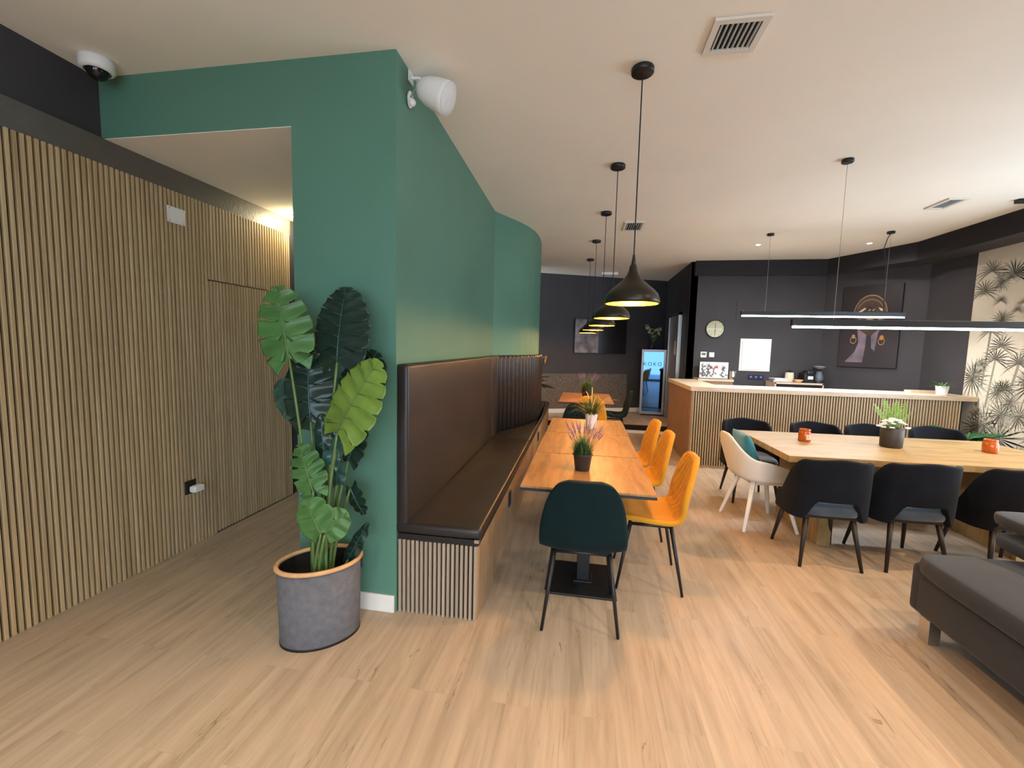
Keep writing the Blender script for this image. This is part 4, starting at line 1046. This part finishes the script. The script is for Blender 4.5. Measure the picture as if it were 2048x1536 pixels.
ob('mount_pin', MB().cyl((.02, -.02, .0), (.06, -.045, .03), .004, seg=8), M['chrome'], t)
t = thing('cover_plate', 'white blank cover plate with screws high on the slatted wall', 'cover plate', (-2.842, 2.64, 2.395))
ob('plate', MB().bb(0, .006, -.065, .065, -.055, .055), M['wplastic'], t, bevel=.003)
for a in (-1, 1):
    for b in (-1, 1): ob('screw', MB().cyl((.005, a*.052, b*.043), (.0075, a*.052, b*.043), .004, seg=10), M['chrome'], t)
t = thing('wall_socket', 'black socket set into the slatted wall behind the white plug adapter', 'socket', (-2.842, 2.66, .455))
ob('plate', MB().bb(-.002, .006, -.045, .045, -.05, .05), M['cable'], t, bevel=.003)
t = thing('plug_adapter', 'small white plug adapter sticking out low on the slatted wall', 'plug', (-2.835, 2.68, .44))
ob('body', softbox(.0, .055, -.04, .045, -.024, .024, .0, .012), M['wplastic'], t, True, sub=1)

# ================================================================== MONSTERA
t = thing('potted_monstera', 'tall artificial monstera in a grey oval basket in front of the green column', 'potted plant', (-1.335, 1.975, 0), math.radians(36))
OX, OY = .95, .70; R0 = .215
ob('basket', MB().lathe([(0,.0),(R0*.93,.0),(R0*.96,.012),(R0,.40),(R0*.97,.40),(R0*.95,.03),(0,.03)], seg=56, sx=OX, sy=OY), M['basket'], t, True)
ob('bottom_seam', MB().lathe([(R0*.935,.0),(R0*.968,.0),(R0*.972,.012),(R0*.962,.014)], seg=56, sx=OX, sy=OY), M['cable'], t, True)
ob('rim', MB().tube([(R0*OX*math.cos(a*2*PI/56), R0*OY*math.sin(a*2*PI/56), .405) for a in range(57)], .0115, 10, cap=False), M['bamboo'], t, True)
ob('lining', MB().lathe([(0,.12),(R0*.9,.12),(R0*.955,.395)], seg=48, sx=OX, sy=OY), M['cable'], t, True)
ob('side_strap', MB().box((R0*.955, -.02, .36), (.010, .02, .05)), M['cable'], t)
Ti = (Matrix.Translation(t.location) @ Matrix.Rotation(math.radians(36), 4, 'Z')).inverted()
# leaf: base point (attachment) world, tip dir angle in the x-z plane, length, width, yaw tilt, lean, material, notch
def mon_leaf(base, ang, L, W, mt, notch=.65, nsl=6, yaw=0, lean=0, droop=.15, seed=0, stem_base=(-1.34, 1.985, .12), fold=.15, stemr=.007, bow=0, sw=.16):
    base = Vector(base)
    mb = leaf_mesh(L, W, notch, nsl, droop, fold, .42, 26, 150, heart=.14, seed=seed, sw=sw)
    # leaf local: x across, y along, z normal -> stand it up facing -Y
    Ma = Matrix.Rotation(PI/2, 4, 'X')              # y -> z, z -> -y
    Mb = Matrix.Rotation(lean, 4, 'X'); Mc = Matrix.Rotation(ang, 4, 'Y'); Md = Matrix.Rotation(yaw, 4, 'Z')
    # pull the leaf so that attachment is at origin + heart
    mb.xf(Ti @ Matrix.Translation(base) @ Md @ Mc @ Mb @ Ma)
    lf = ob('leaf', mb, mt, t, True, solid=.0012)
    vein = MB(); 
    def pt(v, x=0):
        return Vector((x, v*L+.42*abs(x)*(1-.3*v), -droop*L*v*v-fold*abs(x)+.0015))
    vein.tube([pt(i/10) for i in range(11)], [.0045*(1-.8*i/10) for i in range(11)], 6)
    for i in range(nsl):
        v = (i+.30)/nsl
        w0 = math.sin(PI*min(1, (v*.93+.07)))**.62*(1-.30*v)*W/2
        for sg in (-1, 1): vein.tube([pt(v, 0), pt(v, sg*w0*.4), pt(v, sg*w0*.8)], [.0022, .0016, .0005], 5)
    vein.xf(Ti @ Matrix.Translation(base) @ Md @ Mc @ Mb @ Ma)
    ob('veins', vein, M['stem'] if mt in (M['leaf1'], M['leaf3']) else M['leaf4'], lf, True)
    sb = Vector(stem_base); k = MB(); pts = []
    for i in range(11):
        u = i/10; p = sb.lerp(base, u); p.x += bow*math.sin(PI*u)+(base.x-sb.x)*(-.25*math.sin(PI*u)); pts.append(Ti @ p)
    k.tube(pts, [stemr*(1.5-.7*i/10) for i in range(11)], 8); ob('stem', k, M['stem'], t, True)
sb = lambda dx, dy=0: (-1.335+dx, 1.985+dy, .12)
mon_leaf((-1.455, 1.93, 1.46), -.22, .38, .30, M['leaf1'], .80, 5, .25, -.1, .1, 1, sb(-.03), sw=.24)
mon_leaf((-1.245, 2.01, 1.445), .03, .39, .36, M['leaf2'], .45, 7, -.1, -.05, .12, 2, sb(.0,.02))
mon_leaf((-1.385, 1.99, 1.135), -.08, .37, .30, M['leaf2'], .7, 5, .2, .0, .15, 3, sb(-.02,.02), sw=.2)
mon_leaf((-1.41, 2.03, 1.16), -1.0, .30, .24, M['leaf4'], .3, 4, .2, -.2, .2, 4, sb(-.05,.03))
mon_leaf((-1.20, 1.93, 1.10), .50, .42, .34, M['leaf3'], .30, 6, -.35, -.1, .12, 5, sb(.03,-.01))
mon_leaf((-1.22, 2.09, 1.20), .42, .33, .32, M['leaf2'], .5, 5, -.2, 0, .15, 6, sb(.02,.03))
mon_leaf((-1.315, 1.90, .80), -.38, .25, .20, M['leaf1'], .85, 5, .15, -.1, .12, 7, sb(-.02,-.02), sw=.34)
mon_leaf((-1.25, 1.86, .605), -.55, .19, .22, M['leaf1'], .1, 3, .1, -.1, .1, 8, sb(-.01,-.03))
mon_leaf((-1.235, 1.87, .60), .70, .15, .17, M['leaf1'], .0, 3, -.1, -.1, .2, 9, sb(.01,-.03))
mon_leaf((-1.20, 2.03, .93), .35, .20, .16, M['leaf2'], .2, 4, -.3, .0, .25, 10, sb(.02,.02))
mon_leaf((-1.27, 1.98, .92), .10, .18, .11, M['leaf4'], .0, 3, .2, -.1, .2, 11, sb(0,.01))
mon_leaf((-1.31, 1.99, .98), -.10, .20, .10, M['leaf2'], .0, 3, .2, .1, .2, 12, sb(-.01,.01))
mon_leaf((-1.225, 1.96, 1.01), .50, .18, .12, M['leaf4'], .0, 3, -.2, -.3, .3, 13, sb(.01,.0))
mon_leaf((-1.26, 2.02, .80), .15, .16, .10, M['leaf4'], .0, 3, -.1, .2, .2, 14, sb(.0,.02))
mon_leaf((-1.20, 2.05, .78), 2.7, .16, .13, M['leaf2'], .2, 4, -.3, .0, .2, 15, sb(.03,.02))
mon_leaf((-1.20, 2.02, .40), .50, .24, .09, M['leaf2'], .0, 3, -.2, .0, .1, 16, sb(.05,.02))
for k in range(7):
    dx = -.035+.012*k
    ob('stem', MB().tube([Ti @ Vector((-1.335+dx, 1.965+.01*(k % 3), .12)), Ti @ Vector((-1.33+dx*1.1, 1.96, .50+.03*(k % 3)))], [.012, .008], 8), M['stem'] if k % 2 else M['leaf1'], t, True)
